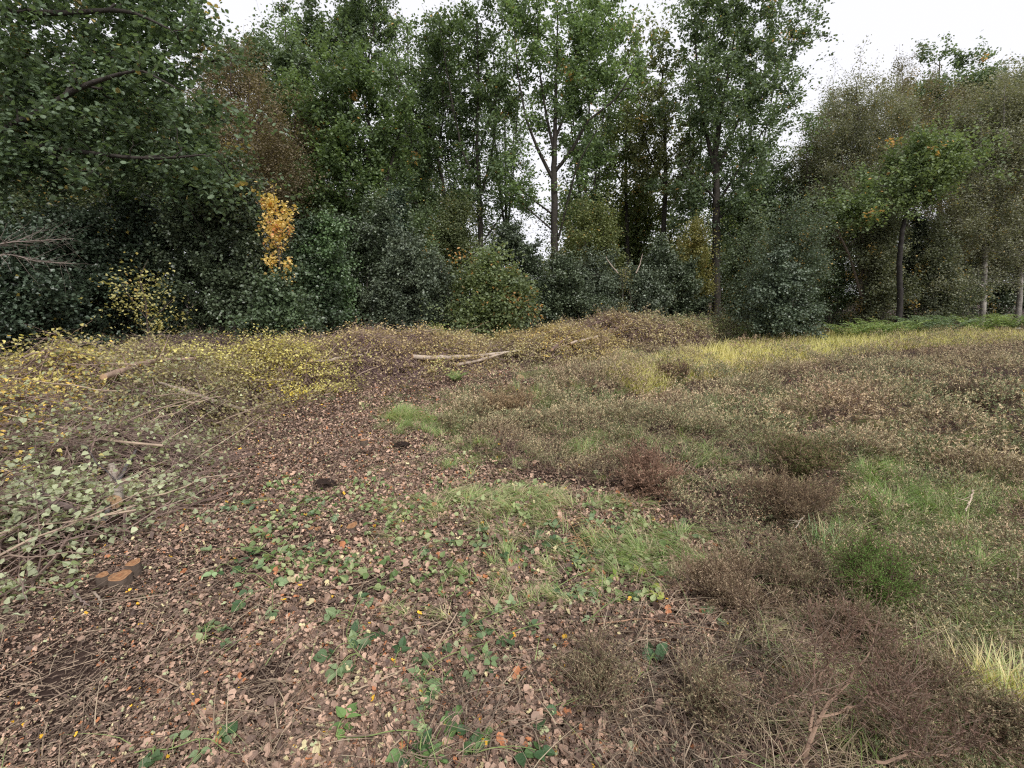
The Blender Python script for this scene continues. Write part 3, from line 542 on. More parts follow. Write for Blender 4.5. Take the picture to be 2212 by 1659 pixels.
# ---------------------------------------------------------------- heaps of cut brushwood
def brash(i, label, n_br, nleaf, c0, c1, size, acc=(), bias=None, seed=0, tcol=(.17, .12, .1), topn=0.):
    cx, cy, a, b, hh, an = PILES[i]; a *= 1.06; b *= 1.1; rng = np.random.RandomState(300 + i + seed)
    root = empty('brush_pile', (cx, cy, float(gz(cx, cy)) * 0), label, 'brush pile', 'piles of cut birch brushwood along the wood edge')
    ca, sa = math.cos(an), math.sin(an)
    n_br = int(n_br * 2.4); nleaf = int(nleaf * 2.9); size *= .86; k_ = 0
    gt = Geo(); r = np.sqrt(rng.rand(n_br)); th = rng.rand(n_br) * 2 * math.pi
    u = r * np.cos(th) * a; v = r * np.sin(th) * b * 1.05; x = cx + u * ca - v * sa; y = cy + u * sa + v * ca
    k = 7; L = rng.uniform(.5, 1.5, n_br); d = rng.normal(an + 0.0, .9, n_br) + math.pi * (rng.rand(n_br) < .5)
    t = np.linspace(-.5, .5, k)[None]; cur = rng.normal(size=(n_br, 1)) * .5
    xx = x[:, None] + np.cos(d[:, None] + cur * t) * L[:, None] * t; yy = y[:, None] + np.sin(d[:, None] + cur * t) * L[:, None] * t
    dep = rng.rand(n_br)[:, None] ** 2.0
    zz = gz(xx, yy) + heap(xx, yy) * (.36 - .3 * dep) + .03 + rng.normal(size=(n_br, k)) * .015 + (rng.rand(n_br)[:, None] < .5) * (t + .5) ** 2 * rng.uniform(0, .26, (n_br, 1))
    Pq = np.stack([xx, yy, zz], -1); rr = rng.uniform(.003, .008, (n_br, 1)) * (1 - .7 * (t + .5)) * np.ones((n_br, k))
    big = rng.rand(n_br) < .06; rr[big] *= 2.2
    tubes(gt, Pq, rr, 3, mixc(tcol, np.array(tcol) * 1.9, rng.rand(n_br)))
    m_ = 26; iu = rng.randint(0, n_br, m_); Ls = rng.uniform(.6, 1.6, m_) ; ds = norm(np.stack([np.cos(d[iu]), np.sin(d[iu]), rng.uniform(-.05, .4, m_)], -1)); ts = np.linspace(-.35, .65, 9)[None, :, None]
    qs = Pq[iu, 3][:, None] + ds[:, None] * Ls[:, None, None] * ts + rng.normal(size=(m_, 9, 3)) * .01; qs[..., 2] += .05
    tubes(gt, qs, rng.uniform(.005, .012, m_)[:, None] * (1. - .75 * (ts[..., 0] + .35)), 6, mixc((.2, .14, .11), (.5, .38, .28), rng.rand(m_)))
    ns = n_br * 6; bi = rng.randint(0, n_br, ns); bt = rng.randint(1, k, ns); p0 = Pq[bi, bt]; dd = norm(rng.normal(size=(ns, 3)) * (.8, .8, .35) + np.stack([np.cos(d[bi]), np.sin(d[bi]), .1 + 0 * d[bi]], -1) * .9)
    l2 = rng.uniform(.1, .4, ns); tt = np.linspace(0, 1, 4)[None, :, None]
    q = p0[:, None] + dd[:, None] * l2[:, None, None] * tt + rng.normal(size=(ns, 4, 3)) * .012 * tt
    tubes(gt, q, np.full((ns, 1), .0022) * (1.2 - tt[..., 0]), 3, mixc(tcol, np.array(tcol) * 1.6, rng.rand(ns)))
    gt.build('twigs', M_TWIG, root)
    bi = rng.randint(0, ns, nleaf); ti = rng.rand(nleaf, 1)
    P = q[bi, 0] * (1 - ti) + q[bi, 3] * ti + rng.normal(size=(nleaf, 3)) * .035
    P[:, 2] = np.maximum(P[:, 2], gz(P[:, 0], P[:, 1]) + .01)
    tone = .4 * rng.rand(nleaf) + .9 * (fbm(P[:, 0], P[:, 1], .5, 2) - .25)
    col = mixc(c0, c1, np.clip(tone + .1, 0, 1)) * rng.uniform(.75, 1.25, (nleaf, 1))
    for ac, pr, px0, py0, rad_ in acc:      # a patch of other leaves round a photo position
        px, py = project(P[:, 0], P[:, 1], P[:, 2]); w = np.exp(-((px - px0) ** 2 + (py - py0) ** 2) / rad_ ** 2) * pr
        s = rng.rand(nleaf) < w; col[s] = np.array(ac) * rng.uniform(.7, 1.25, (s.sum(), 1))
    gl = Geo(); leaves(gl, P, size * rng.uniform(.6, 1.3, nleaf), BIRCH, col, rng, up=.25, droop=.4, wid=1.15)
    gl.build('foliage', M_BIRCH, root)
    return root
G0, G1 = (.15, .13, .06), (.36, .31, .13)
YEL = (.6, .4, .07); PGR = (.42, .45, .25); YG = (.48, .42, .13)
brash(PL[0], 'nearest brush pile at the left photo edge with pale green birch leaves and bare twigs', 260, 6500, (.12, .14, .07), (.33, .34, .17), .038, [(YEL, .98, 50, 880, 130), (PGR, .8, 120, 1130, 130), (YG, .9, 60, 780, 140)])
brash(PL[1], 'brush pile with bright yellow leaves above pale green ones at the left', 260, 9000, (.15, .13, .065), (.4, .34, .15), .037, [(YEL, .98, 80, 890, 120), (YG, .75, 120, 790, 130), (PGR, .5, 330, 1000, 120)])
brash(PL[2], 'brush pile of dull olive leaves crossed by a pale birch pole', 300, 9500, (.14, .125, .06), (.37, .32, .15), .042, [(YG, .25, 320, 830, 70), (PGR, .3, 420, 960, 120)])
brash(PL[3], 'rounded lime-yellow heap of small birch leaves beside the path', 160, 8500, (.3, .28, .08), (.62, .55, .17), .038, [((.6, .48, .05), .8, 600, 860, 70), (YG, .6, 560, 800, 80)])
brash(PL[4], 'brush pile of grey bare twigs and few yellow leaves behind the lime-yellow heap', 420, 3000, G0, G1, .045, [(YEL, .3, 500, 780, 60)], tcol=(.12, .085, .08))
brash(PL[5], 'brown brush pile topped by a purplish tangle of bare twigs', 420, 5000, (.22, .16, .09), (.46, .36, .2), .042, tcol=(.15, .1, .095))
brash(PL[6], 'brown and gold brush pile left of the long birch poles', 240, 5500, (.24, .18, .08), (.52, .41, .17), .045, [((.4, .4, .15), .6, 960, 800, 40)])
brash(PL[7], 'low brush pile under the long pale birch poles', 200, 4500, (.22, .18, .09), (.48, .42, .2), .05, [(PGR, .4, 990, 800, 40)])
brash(PL[8], 'brush pile with golden leaves behind the mossy log', 200, 5500, (.24, .18, .08), (.52, .42, .16), .05, [(YEL, .5, 1180, 770, 50)])
brash(PL[9], 'highest brush pile in the centre right with a plume of purple-brown twigs', 420, 8500, (.2, .16, .09), (.46, .38, .2), .055, [(YEL, .25, 1250, 760, 60), ((.3, .2, .07), .4, 1330, 700, 50)], tcol=(.15, .1, .09))
brash(PL[10], 'greener brush pile right of the highest one', 240, 6000, (.13, .15, .07), (.32, .34, .16), .06)
brash(PL[11], 'low green and brown brush pile under the stoutest oak', 160, 4000, (.09, .1, .045), (.22, .23, .1), .06)

brash(PL[12], 'low heap of pale grey-green birch leaves in the left foreground beside the fresh stump cluster', 70, 1500, (.2, .23, .13), (.42, .44, .27), .045)
brash(PL[13], 'dark mix of twigs and grey-green leaves round the white log end', 200, 1500, (.1, .12, .06), (.36, .38, .2), .042, [(YG, .3, 200, 1010, 40)])
# birch poles and cut branches lying on the piles
def pole(name, label, pts, col, cat='cut branch', side=0, seed=1, group=None, air=False):
    """pts: photo x, y, distance, radius"""
    rng = np.random.RandomState(seed)
    if air: q = resample([[*P3(px, py, D), r] for px, py, D, r in pts], 22)
    else:
        hp = [hit(px, py, .46) for px, py, D, r in pts]; Y0 = np.polyfit(np.arange(len(hp)), [h[1] for h in hp], 1)
        q = resample([[*P3(px, py, min(h[1], np.polyval(Y0, i)) - .0), r] for i, (h, (px, py, D, r)) in enumerate(zip(hp, pts))], 22)
    q[:, :3] += rng.normal(size=(22, 3)) * q[:, 3:4] * .12
    root = empty(name, q[0, :3], label, cat, group)
    g = Geo(); tubes(g, q[:, :3], q[:, 3] * rng.uniform(.92, 1.08, 22), 10, col)
    if side:
        idx = rng.randint(5, 20, side); t = norm(q[idx + 1, :3] - q[idx, :3]); d = norm(t * .8 + rng.normal(size=(side, 3)) * .6 + (0, 0, .2)); L = rng.uniform(.15, .6, side)
        s = np.linspace(0, 1, 5)[None, :, None]; w = q[idx, None, :3] + d[:, None] * L[:, None, None] * s + rng.normal(size=(side, 5, 3)) * .015 * s
        tubes(g, w, q[idx, 3][:, None] * .4 * (1.1 - s[..., 0]), 5, np.array(col) * .8)
    g.build('stem', M_BARK, root, True)
    # sawn face
    t = norm((q[0, :3] - q[1, :3])[None])[0]; u = norm(np.cross(t, (0.1, .2, 1))[None])[0]; w = np.cross(t, u); a = np.arange(12) * math.pi / 6
    r0 = q[0, 3]; ring = q[0, :3] + t * .003 + r0 * (np.cos(a)[:, None] * u + np.sin(a)[:, None] * w)
    g2 = Geo(); v = np.concatenate([ring, [q[0, :3] + t * .005], ring - t * .01]); fs = [(12, i, (i + 1) % 12) for i in range(12)] + [(i, i + 13, (i + 1) % 12) for i in range(12)] + [((i + 1) % 12, i + 13, (i + 1) % 12 + 13) for i in range(12)]
    g2.add(v, fs, (.5, .33, .2)); g2.build('cut_face', M_CUT, root)
    return root
PALE = (.42, .34, .27); TAN = (.32, .22, .16)
pole('birch_pole', 'curved peeled birch branch lying on the left brash with an orange scar', [(222, 815, 5.9, .032), (262, 802, 6.0, .034), (300, 786, 6.1, .03), (350, 778, 6.2, .026), (423, 774, 6.4, .018)], (.34, .24, .18), side=5, seed=3)
pole('birch_pole', 'straight pale birch pole sloping down onto the path edge', [(532, 888, 6.3, .032), (480, 873, 6.2, .03), (420, 852, 6.1, .026), (360, 832, 6.1, .02), (340, 826, 6.1, .014)], PALE, side=2, seed=4)
pole('birch_pole', 'long horizontal white birch pole with dark knots above the centre brash', [(890, 772, 11.2, .05), (950, 773, 11.3, .05), (1000, 771, 11.4, .045), (1060, 766, 11.6, .035), (1120, 757, 11.9, .02)], (.45, .37, .3), side=3, seed=5)
pole('birch_pole', 'thin second birch pole slanting below the long horizontal one', [(985, 789, 10.9, .035), (1030, 780, 11, .03), (1070, 768, 11.3, .024), (1115, 756, 11.8, .015)], PALE, side=3, seed=6)
pole('birch_pole', 'forked peeled branch on the brown tangle of twigs', [(672, 779, 9.9, .03), (700, 781, 9.9, .028), (730, 774, 9.9, .025), (782, 766, 10, .018)], PALE, side=2, seed=7)
pole('birch_pole', 'short tan branch below the forked peeled one', [(720, 781, 9.7, .022), (770, 779, 9.7, .02), (790, 780, 9.7, .016)], TAN, seed=8)
pole('birch_pole', 'pale pole sticking out of the highest brush pile', [(1232, 742, 13.2, .04), (1262, 734, 13.3, .036), (1290, 727, 13.5, .03)], (.5, .4, .33), side=1, seed=9)
pole('cut_branch', 'bushy brown branch with purple twigs pointing up to the right on the highest pile', [(1192, 755, 13, .035), (1210, 740, 13, .03), (1228, 727, 13.1, .026), (1280, 700, 13.4, .014), (1330, 685, 13.7, .006)], (.2, .13, .11), side=60, seed=10)
pole('cut_branch', 'dark grey branch propped upright in front of the nearest brash', [(222, 1130, 3.2, .016), (250, 1050, 3.35, .015), (275, 1005, 3.5, .012), (295, 970, 3.6, .007)], (.13, .12, .12), side=2, seed=12)
pole('birch_log', 'short thick white birch log end standing in the nearest brash', [(246, 1085, 3.5, .05), (250, 1060, 3.55, .05), (245, 1035, 3.6, .042), (240, 1005, 3.8, .03)], (.36, .31, .26), cat='log', seed=13)
pole('cut_branch', 'bent dark branch arching out of the pale green leaves at the left', [(168, 1112, 3.1, .02), (150, 1095, 3.15, .019), (110, 1084, 3.2, .016), (60, 1084, 3.3, .012)], (.15, .11, .1), side=2, seed=14)
pole('cut_branch', 'curled brown branch lying by the path edge below the white log end', [(333, 1101, 3.5, .012), (318, 1110, 3.45, .017), (290, 1112, 3.42, .019), (262, 1106, 3.45, .019)], (.17, .11, .09), seed=15)
pole('cut_branch', 'thin leafless branch with grey bark lying flat at the left foot of the brash', [(420, 998, 4.6, .016), (360, 1003, 4.5, .014), (310, 1000, 4.5, .01)], (.2, .12, .09), seed=16)
for k, (y0, lab) in enumerate([(535, 'upper pale bare spray of twigs reaching in from the left edge'), (560, 'lower bare spray of twigs reaching in from the left edge')]):
    pole('bare_branch', lab, [(-60, y0 + 5, 6.5, .009), (20, y0 - 12, 6.6, .007), (80, y0 - 15 + 20 * k, 6.7, .005), (160, y0 - 20 + 30 * k, 6.8, .002)], (.26, .21, .18), side=40, seed=18 + k, cat='bare branch', air=True)
for k, (a, b_, lab) in enumerate([((565, 598, 11, .008), (580, 530, 11.2, .004), 'thin dead stem')][:0]): pass
pole('dead_stem', 'pale hooked dead stem rising from the hollies left of the ivy-sleeved oak', [(1335, 590, 16, .02), (1322, 575, 16, .018), (1311, 560, 16, .012), (1309, 553, 16, .006)], (.4, .33, .27), seed=21, cat='dead stem', air=True)
pole('dead_stem', 'second pale dead stem curving up beside the ivy-sleeved oak', [(1374, 590, 16, .02), (1382, 572, 16, .018), (1386, 556, 16, .012), (1388, 548, 16, .006)], (.4, .33, .27), seed=22, cat='dead stem', air=True)
pole('fallen_log', 'pale log lying at the edge of the right-hand wood', [(1796, 710, 22, .07), (1820, 703, 22.3, .07), (1838, 699, 22.6, .06)], (.4, .33, .27), seed=23, cat='log', air=True)
# mossy log
lg = pole('mossy_log', 'short mossy log lying in front of the golden brush pile', [(1122, 817, 9.6, .08), (1145, 812, 9.75, .085), (1175, 806, 9.95, .075), (1192, 803, 10.1, .06)], (.1, .095, .04), side=0, seed=24, cat='log')

# ---------------------------------------------------------------- sawn stumps
def stump(label, stems, seed, sc=1.):
    rng = np.random.RandomState(seed); p = on(*stems[0][:2]); root = empty('cut_stump', p, label, 'stump', 'low sawn stumps in the cleared ground')
    for (px, py, r, h, tx, ty) in stems:
        h *= .6; ty = -ty * .35; tx *= .5; D_ = on(px, py)[1]; c = on(px, py + .75 * h / mpp(px, py, D_)); n = 22; k = 7; th = np.arange(n) * 2 * math.pi / n; g = Geo(); rings = []
        irr = 1 + .1 * np.cos(3 * th + rng.rand() * 6) + .06 * np.cos(5 * th + rng.rand() * 6) + rng.normal(size=n) * .02
        for i in range(k):
            t = i / (k - 1); rad_ = r * (1.25 - .25 * t ** .5) * irr * (1 + rng.normal(size=n) * .012)
            z = -.04 + (h + .04) * t + (t > .99) * (np.cos(th) * tx + np.sin(th) * ty) * r
            rings.append(np.stack([c[0] + tx * h * .5 * t + rad_ * np.cos(th), c[1] + rad_ * np.sin(th), c[2] + z + 0 * th], -1))
        v = np.concatenate(rings); f = [(i * n + j, i * n + (j + 1) % n, (i + 1) * n + (j + 1) % n, (i + 1) * n + j) for i in range(k - 1) for j in range(n)]
        g.add(v, f, (.12, .09, .07)); o = g.build('stem', M_BARK, root, True)
        top = rings[-1]; cen = top.mean(0); g = Geo(); v = [cen + (0, 0, .003)]; col = [(.3, .12, .05)]
        for s in (.25, .5, .75, .93): 
            v += list(cen + (top - cen) * s + (0, 0, .003)); col += [(.25, .125, .06) if s in (.25, .75) else (.36, .19, .09)] * n
        v += list(top + (0, 0, .001)); col += [(.2, .12, .08)] * n
        f3 = [(0, 1 + j, 1 + (j + 1) % n) for j in range(n)]; f4 = [(1 + i * n + j, 1 + (i + 1) * n + j, 1 + (i + 1) * n + (j + 1) % n, 1 + i * n + (j + 1) % n) for i in range(4) for j in range(n)]
        g.add(v, f4, col); g.f.append((np.array(f3), 0)); g.build('cut_face', M_CUT, root)
    return root
stump('cluster of three fresh orange sawn stems in one clump at the left beside pale leaves', [(262, 1247, .055, .09, .1, -.25), (292, 1222, .036, .15, .15, -.3), (226, 1246, .028, .1, -.1, -.2)], 1)
stump('dark round stump with a leaning reddish cut face left of the centre', [(760, 1138, .036, .08, .5, -.5)], 2)
stump('pair of small low stumps left of the leaning one', [(672, 1143, .02, .05, .2, -.3), (688, 1143, .026, .035, .1, -.2)], 3)
stump('flat pale orange stump disc level with the leaf litter', [(712, 1216, .027, .02, 0, -.2)], 4)
stump('small dusty red stump at the left middle of the path', [(586, 1177, .028, .03, 0, -.3)], 5)
stump('thin stub stump right of the leaning one among bramble', [(938, 1092, .03, .08, .1, -.1)], 6)
stump('small brown stump ahead of the bramble runners', [(993, 1214, .022, .05, .1, -.1)], 7)
stump('black forked stump stub on the path side of the grass', [(786, 954, .04, .12, .1, 0), (800, 958, .025, .05, 0, 0)], 8)
stump('low stump on the path with grey top near the grass tussocks', [(618, 1030, .035, .05, .2, -.2)], 9)
stump('pale-sided hollow stump at the far end of the path', [(1017, 845, .06, .1, 0, -.2)], 10)
stump('tiny stub stump in the lower left leaf litter', [(930, 1181, .018, .03, 0, -.1)], 11)

# sticks lying in the litter
def stick(label, pts, r, col, seed, h=.015):
    rng = np.random.RandomState(seed); p = np.array([on(a, b) for a, b in pts]); p[:, 2] += h
    q = resample(p, 26); q[:, 2] = np.maximum(q[:, 2], gz(q[:, 0], q[:, 1]) + h * .7); q += rng.normal(size=q.shape) * r * .35
    g = Geo(); tubes(g, q, r * np.linspace(1.1, .5, 26) * rng.uniform(.85, 1.15, 26), 8, col)
    i = rng.randint(6, 22, 3); d = norm((q[i + 1] - q[i]) * 20 + rng.normal(size=(3, 3)) * .5); t = np.linspace(0, 1, 5)[None, :, None]
    tubes(g, q[i, None] + d[:, None] * .09 * t, r * .5 * (1.1 - t[..., 0]) * np.ones((3, 1)), 5, col)
    return tag(g.build('stick', M_BARK, None, True), label, 'stick', 'sticks lying in the leaf litter')
stick('short flat pale stick on the litter below the grass tussocks', [(838, 1009), (870, 1003), (911, 995)], .012, (.42, .32, .2), 1)
stick('long thin curved brown twig sweeping below the curled branch', [(271, 1125), (347, 1145), (451, 1154), (573, 1135), (642, 1104)], .004, (.2, .14, .11), 2, .03)
stick('crooked dark stick in front of the fresh stump cluster, left one', [(150, 1262), (168, 1300), (195, 1322)], .007, (.2, .15, .13), 3, .03)
stick('crooked lighter stick in front of the fresh stump cluster, right one', [(205, 1290), (222, 1312), (214, 1340)], .006, (.28, .22, .17), 4, .03)
stick('thin wavy twig pointing down in the lower left litter', [(493, 1475), (503, 1569), (534, 1607)], .0028, (.2, .14, .1), 5, .02)
stick('tan stick running left from the foot of the long bramble runner', [(713, 1517), (780, 1500), (845, 1475), (918, 1434)], .004, (.45, .34, .24), 6, .03)
stick('grey twig leaning down left in front of the leaning stump', [(862, 1107), (828, 1156), (775, 1211)], .004, (.3, .24, .2), 7, .03)
stick('pale short stick on the wide dark brown heather mound', [(1748, 1130), (1730, 1152), (1715, 1177)], .006, (.5, .42, .34), 8, .12)
stick('straight dark twig lying flat across the right foreground litter', [(1035, 1420), (1180, 1428), (1320, 1427)], .0035, (.17, .11, .09), 9, .04)
stick('long brown curved twig arching over the right foreground', [(1235, 1455), (1300, 1480), (1350, 1530), (1400, 1590)], .003, (.22, .16, .12), 10, .05)
stick('orange brown twig near the lower edge of the flattened grass', [(1290, 1368), (1390, 1355), (1500, 1373), (1700, 1410)], .003, (.36, .22, .14), 11, .05)
stick('whitish bent stick at the right among the lush grass', [(2092, 1115), (2086, 1140), (2074, 1165)], .006, (.5, .4, .3), 12, .2)
# clods of dark soil thrown up by the clearing
def clod(label, px, py, r, seed):
    rng = np.random.RandomState(seed); c = on(px, py); n, m = 26, 14; th = np.arange(n) * 2 * math.pi / n; ph = np.linspace(.02, math.pi - .02, m)
    A, B = np.meshgrid(th, ph); d = np.stack([np.cos(A) * np.sin(B), np.sin(A) * np.sin(B), np.cos(B)], -1).reshape(-1, 3)
    f = .65 + .5 * vnoise(d[:, 0] + seed, d[:, 1] + d[:, 2] * 1.3, .5) + .25 * vnoise(d[:, 0], d[:, 1] + d[:, 2] * 2, .2); v = c + d * f[:, None] * r * (1.2, 1, .7) + (0, 0, r * .25)
    fc = [(i * n + j, (i + 1) * n + j, (i + 1) * n + (j + 1) % n, i * n + (j + 1) % n) for i in range(m - 1) for j in range(n)]; g = Geo(); g.add(v, fc, (.028, .018, .014))
    k = 60; i = rng.randint(0, len(v), k); t = np.linspace(0, 1, 4)[None, :, None]; q = v[i, None] + norm(d[i] + rng.normal(size=(k, 3)) * .7)[:, None] * rng.uniform(.3, .9, k)[:, None, None] * r * t
    tubes(g, q, .0012 * (1.2 - t[..., 0]) * np.ones((k, 1)), 3, (.16, .1, .075), 1); tag(g.build('soil_clod', [M_SOIL, M_TWIG]), label, 'soil clod', 'clods of dark soil')
clod('black clod of soil on the path below the grass tussocks', 868, 968, .07, 1); clod('dark clod with roots under the tan bramble cane', 1248, 1148, .045, 2); clod('dark soil clod right of the long bramble runner', 1262, 1338, .035, 3)
clod('upturned turf clod with roots in the lush grass on the right', 2015, 1045, .13, 4); clod('small black clod low in the right foreground', 1342, 1492, .028, 5); clod('dark soil clod by the leafy bramble at the left centre', 705, 1052, .08, 6)
# ---------------------------------------------------------------- ground cover
def scatter(rng, n, rmin, rmax, pw=1.6, amax=58):
    u = rng.rand(n); e = 2 - pw; r = (rmin ** e + u * (rmax ** e - rmin ** e)) ** (1 / e) if abs(e) > 1e-3 else rmin * (rmax / rmin) ** u
    a = np.radians(rng.uniform(-amax, amax, n)); return r * np.sin(a), r * np.cos(a)
HEATH = [(1330, 795), (1120, 860), (1000, 900), (960, 960), (1060, 1010), (1240, 1070), (1440, 1095), (1570, 1180), (1560, 1290), (1600, 1400), (1660, 1500), (1640, 1760), (4600, 1760), (3000, 700), (2212, 728), (1900, 748), (1560, 785)]
def heathmask(x, y):
    px, py = project(x, y, 0 * x); j = (fbm(x, y, .7, 12) - .5)
    return inpoly(px + j * 160, py + j * 90, HEATH)
rng = np.random.RandomState(77)
# leaf litter
g = Geo()
x, y = scatter(rng, 540000, 1.1, 14, 1.6, 60)
px, py = project(x, y, 0 * x); hm = heathmask(x, y)
lz = heap(x, y)
keep = (~hm | (rng.rand(len(x)) < np.where(y < 2.6, .6, .3))) & (rng.rand(len(x)) < 3.4 * fbm(x, y, .3, 20) - .8 + np.clip((y - 2.6) / 2, 0, .9)) & (lz < .1) & (py > 720)
x = x[keep]; y = y[keep]; n = len(x)
P = np.stack([x, y, gz(x, y) + rng.uniform(.0, .03, n)], -1)
pathy = np.clip((650 - project(x, y, 0 * x)[0]) / 500, 0, 1)        # the trodden side carries smaller crushed leaves
t = rng.rand(n); col = mixc((.09, .058, .044), (.46, .31, .225), t ** 1.5) * (.75 + .5 * fbm(x, y, .6, 21))[:, None]
s = rng.rand(n) < .04; col[s] = np.array((.46, .4, .23)) * rng.uniform(.7, 1.2, (s.sum(), 1))
s = rng.rand(n) < .006; col[s] = np.array((.6, .36, .04)) * rng.uniform(.7, 1.2, (s.sum(), 1))
s = rng.rand(n) < .04; col[s] = np.array((.3, .32, .18)) * rng.uniform(.6, 1.2, (s.sum(), 1))
s = rng.rand(n) < .03; col[s] = np.array((.4, .17, .08)) * rng.uniform(.7, 1.1, (s.sum(), 1))
sz = (.008 + .024 * rng.rand(n) ** 1.8) * (1 - .4 * pathy) * (1 + .035 * y); sz[rng.rand(n) < .1] *= 1.7
leaves(g, P, sz, LITTER, col, rng, up=.4, wid=1.1)
litter = g.build('leaf_litter', M_LITTER); tag(litter, 'brown fallen leaves strewn over the cleared ground', 'leaf litter', None, 'stuff')
# chips and twig bits
g = Geo(); x, y = scatter(rng, 110000, 1.1, 12, 1.8, 60); lz = heap(x, y); hm = heathmask(x, y); keep = (lz < .05) & (~hm | (rng.rand(len(x)) < .35)); x = x[keep]; y = y[keep]; n = len(x)
L = rng.uniform(.012, .05, n); s = rng.rand(n) < .05; L[s] = rng.uniform(.1, .35, s.sum()); a = rng.normal(.35, 1.3, n)
d = np.stack([np.cos(a), np.sin(a), rng.normal(size=n) * .12], -1); P0 = np.stack([x, y, gz(x, y) + .012 + rng.rand(n) * .012], -1); tt = np.linspace(-.5, .5, 3)[None, :, None]
q = P0[:, None] + d[:, None] * L[:, None, None] * tt; q[:, 1] += rng.normal(size=(n, 3)) * L[:, None] * (.08, .08, .03); 
wdt = rng.uniform(.0009, .0024, n); wdt[L > .09] = rng.uniform(.0012, .003, (L > .09).sum())
tubes(g, q, wdt[:, None] * np.ones((1, 3)), 3, mixc((.09, .06, .045), (.36, .27, .19), rng.rand(n) ** 1.6))
tag(g.build('twig_litter', M_TWIG), 'small snapped twigs and wood chips over the cleared ground', 'twig litter', None, 'stuff')

# grass
def blades(g, x, y, L, w, col, rng, lay=.5, k=5, head=None, z=None):
    n = len(x); a = rng.rand(n) * 2 * math.pi if head is None else head + rng.normal(size=n) * .6
    hd = np.stack([np.cos(a), np.sin(a)], -1); t = np.linspace(0, 1, k)[None]; lay = np.broadcast_to(lay, (n,))[:, None] * rng.uniform(.85, 1.15, (n, 1))
    hor = L[:, None] * (lay * t ** 1.4); ver = L[:, None] * t * np.sqrt(np.clip(1 - np.minimum(lay, 1) ** 2, .015, 1)) * (1 - .55 * lay * t)
    ver = np.maximum(ver, .0)
    xx = x[:, None] + hd[:, :1] * hor; yy = y[:, None] + hd[:, 1:] * hor
    base = gz(xx, yy) if z is None else z[:, None]
    zz = base + ver + .008
    sx = -hd[:, 1:] ; sy = hd[:, :1]; ww = w[:, None] * (1 - t ** 1.5 * .92)
    A = np.stack([xx - sx * ww, yy - sy * ww, zz], -1); B = np.stack([xx + sx * ww, yy + sy * ww, zz + ww * .3], -1)
    v = np.stack([A, B], 2); b0 = (np.arange(n) * k * 2)[:, None]; i = np.arange(k - 1)[None] * 2
    f = np.stack([b0 + i, b0 + i + 1, b0 + i + 3, b0 + i + 2], -1).reshape(-1, 4)
    g.add(v, f, np.repeat(col, k * 2, 0))
GR0, GR1, STRAW = (.1, .17, .05), (.3, .4, .12), (.48, .42, .24)
def grasspatch(g, rng, px, py, rx, ry, n, L, lay, mixs=.3, c0=GR0, c1=GR1, head=None, w=.0022):
    m = max(3, n // 40); k = rng.randint(0, m, n); qx = (px + rng.normal(size=m) * rx * .75)[k] + rng.normal(size=n) * 7; qy = (py + rng.normal(size=m) * ry * .75)[k] + rng.normal(size=n) * 3
    hd = (rng.rand(m) * 6.28 if head is None else head + rng.normal(size=m) * .6)[k]; hd = hd + rng.normal(size=n) * .1; ly = np.clip(lay + rng.normal(size=m) * .12, .2, 1.05)[k]
    d = np.array([flat(a, b)[:2] for a, b in zip(qx, qy)])
    col = mixc(c0, c1, rng.rand(n)); s = rng.rand(n) < mixs; col[s] = np.array(STRAW) * rng.uniform(.6, 1.1, (s.sum(), 1))
    blades(g, d[:, 0], d[:, 1], rng.uniform(.5, 1.2, n) * L, w * rng.uniform(.6, 1.3, n), col, rng, ly, head=hd)
g = Geo()
for a in [(1440, 1195, 110, 45, 2600, .2, .95, .35, 2.8), (1380, 1200, 70, 30, 900, .2, .95, .3, 2.9), (1110, 1120, 160, 40, 2600, .22, 1.0, .5, 2.9), (1060, 1085, 180, 30, 2200, .22, 1., .5, .2), (900, 900, 60, 22, 1600, .25, .9, .25, None), (870, 905, 30, 18, 700, .25, .7, .2, None), (1000, 900, 80, 25, 1400, .22, .9, .4, None), (960, 925, 60, 18, 1000, .2, .9, .25, None),
          (1170, 850, 60, 25, 1400, .3, .55, .2, None), (1290, 860, 100, 30, 1800, .25, .7, .4, None), (1040, 975, 100, 25, 1200, .18, .9, .4, None), (1260, 960, 60, 30, 900, .22, .7, .4, None), (1010, 1000, 60, 15, 400, .15, .9, .3, None), (1380, 800, 80, 25, 1600, .4, .5, .4, None),
          (1500, 950, 160, 45, 1500, .28, .8, .3, None), (1310, 920, 120, 40, 1500, .26, .8, .35, None), (1720, 930, 160, 40, 1200, .3, .75, .3, None), (1960, 960, 160, 45, 1300, .3, .8, .3, None), (1600, 870, 200, 30, 1300, .35, .7, .4, None), (1480, 1010, 120, 40, 900, .22, .85, .3, None), (2100, 1010, 120, 40, 1000, .3, .8, .3, None),
          (1000, 1330, 150, 60, 700, .12, .95, .6, 2.8), (1150, 1280, 160, 40, 900, .14, .95, .5, 2.7), (950, 860, 110, 18, 1200, .2, .95, .4, None), (1130, 1250, 60, 30, 500, .14, .9, .3, 2.6), (1680, 1420, 120, 120, 700, .18, .9, .8, .4)]:
    grasspatch(g, rng, *a[:5], a[5], a[6], a[7], head=a[8])
